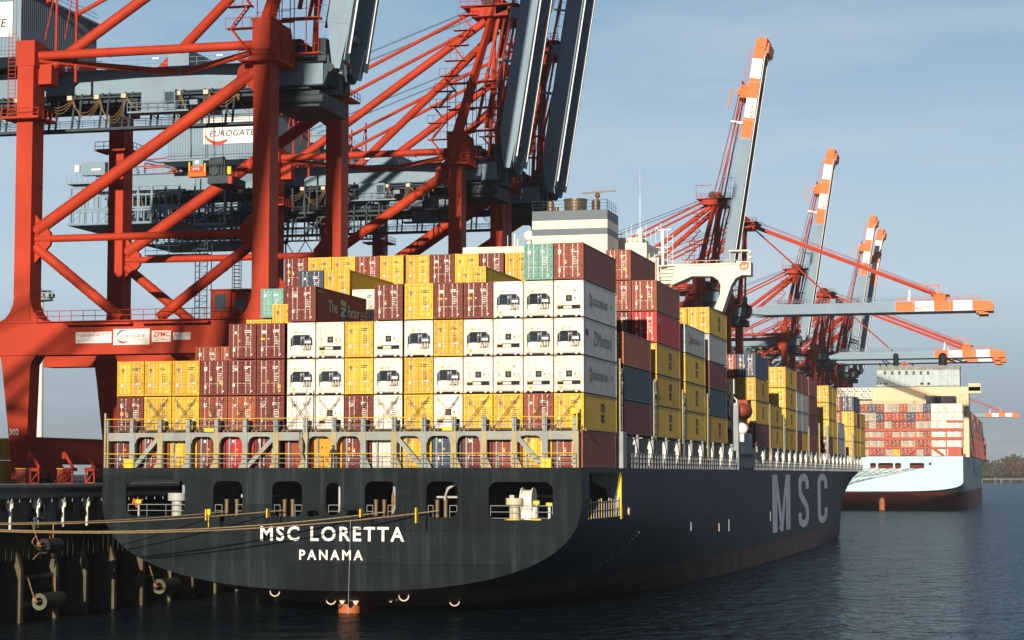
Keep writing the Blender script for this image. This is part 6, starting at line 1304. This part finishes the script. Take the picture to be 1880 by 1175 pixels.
pr = [.16, .15, .17, .065, .11, .1, .07, .055, .04, .1, .07, .055, .04, .075, .05, .035, .075, .05, .035]
me = bpy.data.meshes.new('person'); me.from_pydata(pv, pe, []); me.update(); man = bpy.data.objects.new('person', me); COL.objects.link(man); man.location = (px, -1.6, pz)
sm = man.modifiers.new('skin', 'SKIN'); ss = man.modifiers.new('sub', 'SUBSURF'); ss.levels = ss.render_levels = 1
for i, r_ in enumerate(pr): me.skin_vertices[0].data[i].radius = (r_, r_ * (.72 if i in (0, 1, 2) else 1))
me.skin_vertices[0].data[0].use_root = True; me.materials.append(DK)
tag(man, 'crew member in dark work clothes standing at the stern rail beside the amber container', 'person')
b = MB(); b.sphere((0, -.06, 1.7), .105, 0, 12, 8, (.9, 1, 1.15)); b.sphere((0, -.165, 1.68), .02, 0, 6, 4); b.build('head', sk).parent = man
b = MB(); b.sphere((0, -.05, 1.76), .12, 0, 12, 8, (1, 1, .75)); b.box(-.09, .09, -.24, -.1, 1.74, 1.76); b.build('cap', HT).parent = man
hd = MB()
for sx_, bx_ in ((1, (.16, -.24, 1.02)), (-1, (-.2, -.28, 1.05))):
    hd.sphere((bx_[0], bx_[1] - .05, bx_[2]), .045, 0, 8, 6, (1, 1.2, .6))
    for k in range(4): hd.path([(bx_[0] - .03 + .02 * k, bx_[1] - .09, bx_[2] + .01), (bx_[0] - .03 + .02 * k, bx_[1] - .135 + .005 * abs(k - 1), bx_[2]), (bx_[0] - .03 + .02 * k, bx_[1] - .14, bx_[2] - .035)], .009, 5)
    hd.path([(bx_[0] - sx_ * .035, bx_[1] - .04, bx_[2]), (bx_[0] - sx_ * .06, bx_[1] - .08, bx_[2] - .01)], .01, 5)
hd.build('hands', sk).parent = man
fx, fz = onY(549, 800, -2.1); b = MB(); n = 10
for i in range(n):
    for j in range(6):
        f = lambda a, c: (fx + .38 * c * (.3 + a) + .08 * math.sin(a * 9 + c * 4), -2.1 + .08 * math.sin(a * 7 + c * 5), fz + .4 - 1.9 * a - .5 * c * a)
        b.face([f(i / n, j / 6), f((i + 1) / n, j / 6), f((i + 1) / n, (j + 1) / 6), f(i / n, (j + 1) / 6)], 0 if (i + j) % 9 < 6 and i < 6 else 1)
tag(b.build('flag', [mat('dark blue flag cloth', (.03, .04, .09), .8), mat('pale flag cloth', (.28, .21, .14), .8)]), 'small limp dark blue and tan flag hanging at the stern frame', 'flag')

# ------------------------------------------------------------------ thin haze over the harbour
m = bpy.data.materials.new('haze'); m.use_nodes = True; N, L = m.node_tree.nodes, m.node_tree.links
N.remove(N['Principled BSDF']); v = N.new('ShaderNodeVolumePrincipled'); v.inputs['Color'].default_value = (.8, .88, .95, 1); v.inputs['Density'].default_value = .00006; v.inputs['Anisotropy'].default_value = 0.
L.new(v.outputs[0], N['Material Output'].inputs['Volume'])
h = MB().box(-3400, 6400, -420, 9400, -1.5, 140).build('haze', m); tag(h, None, None, None, 'stuff')
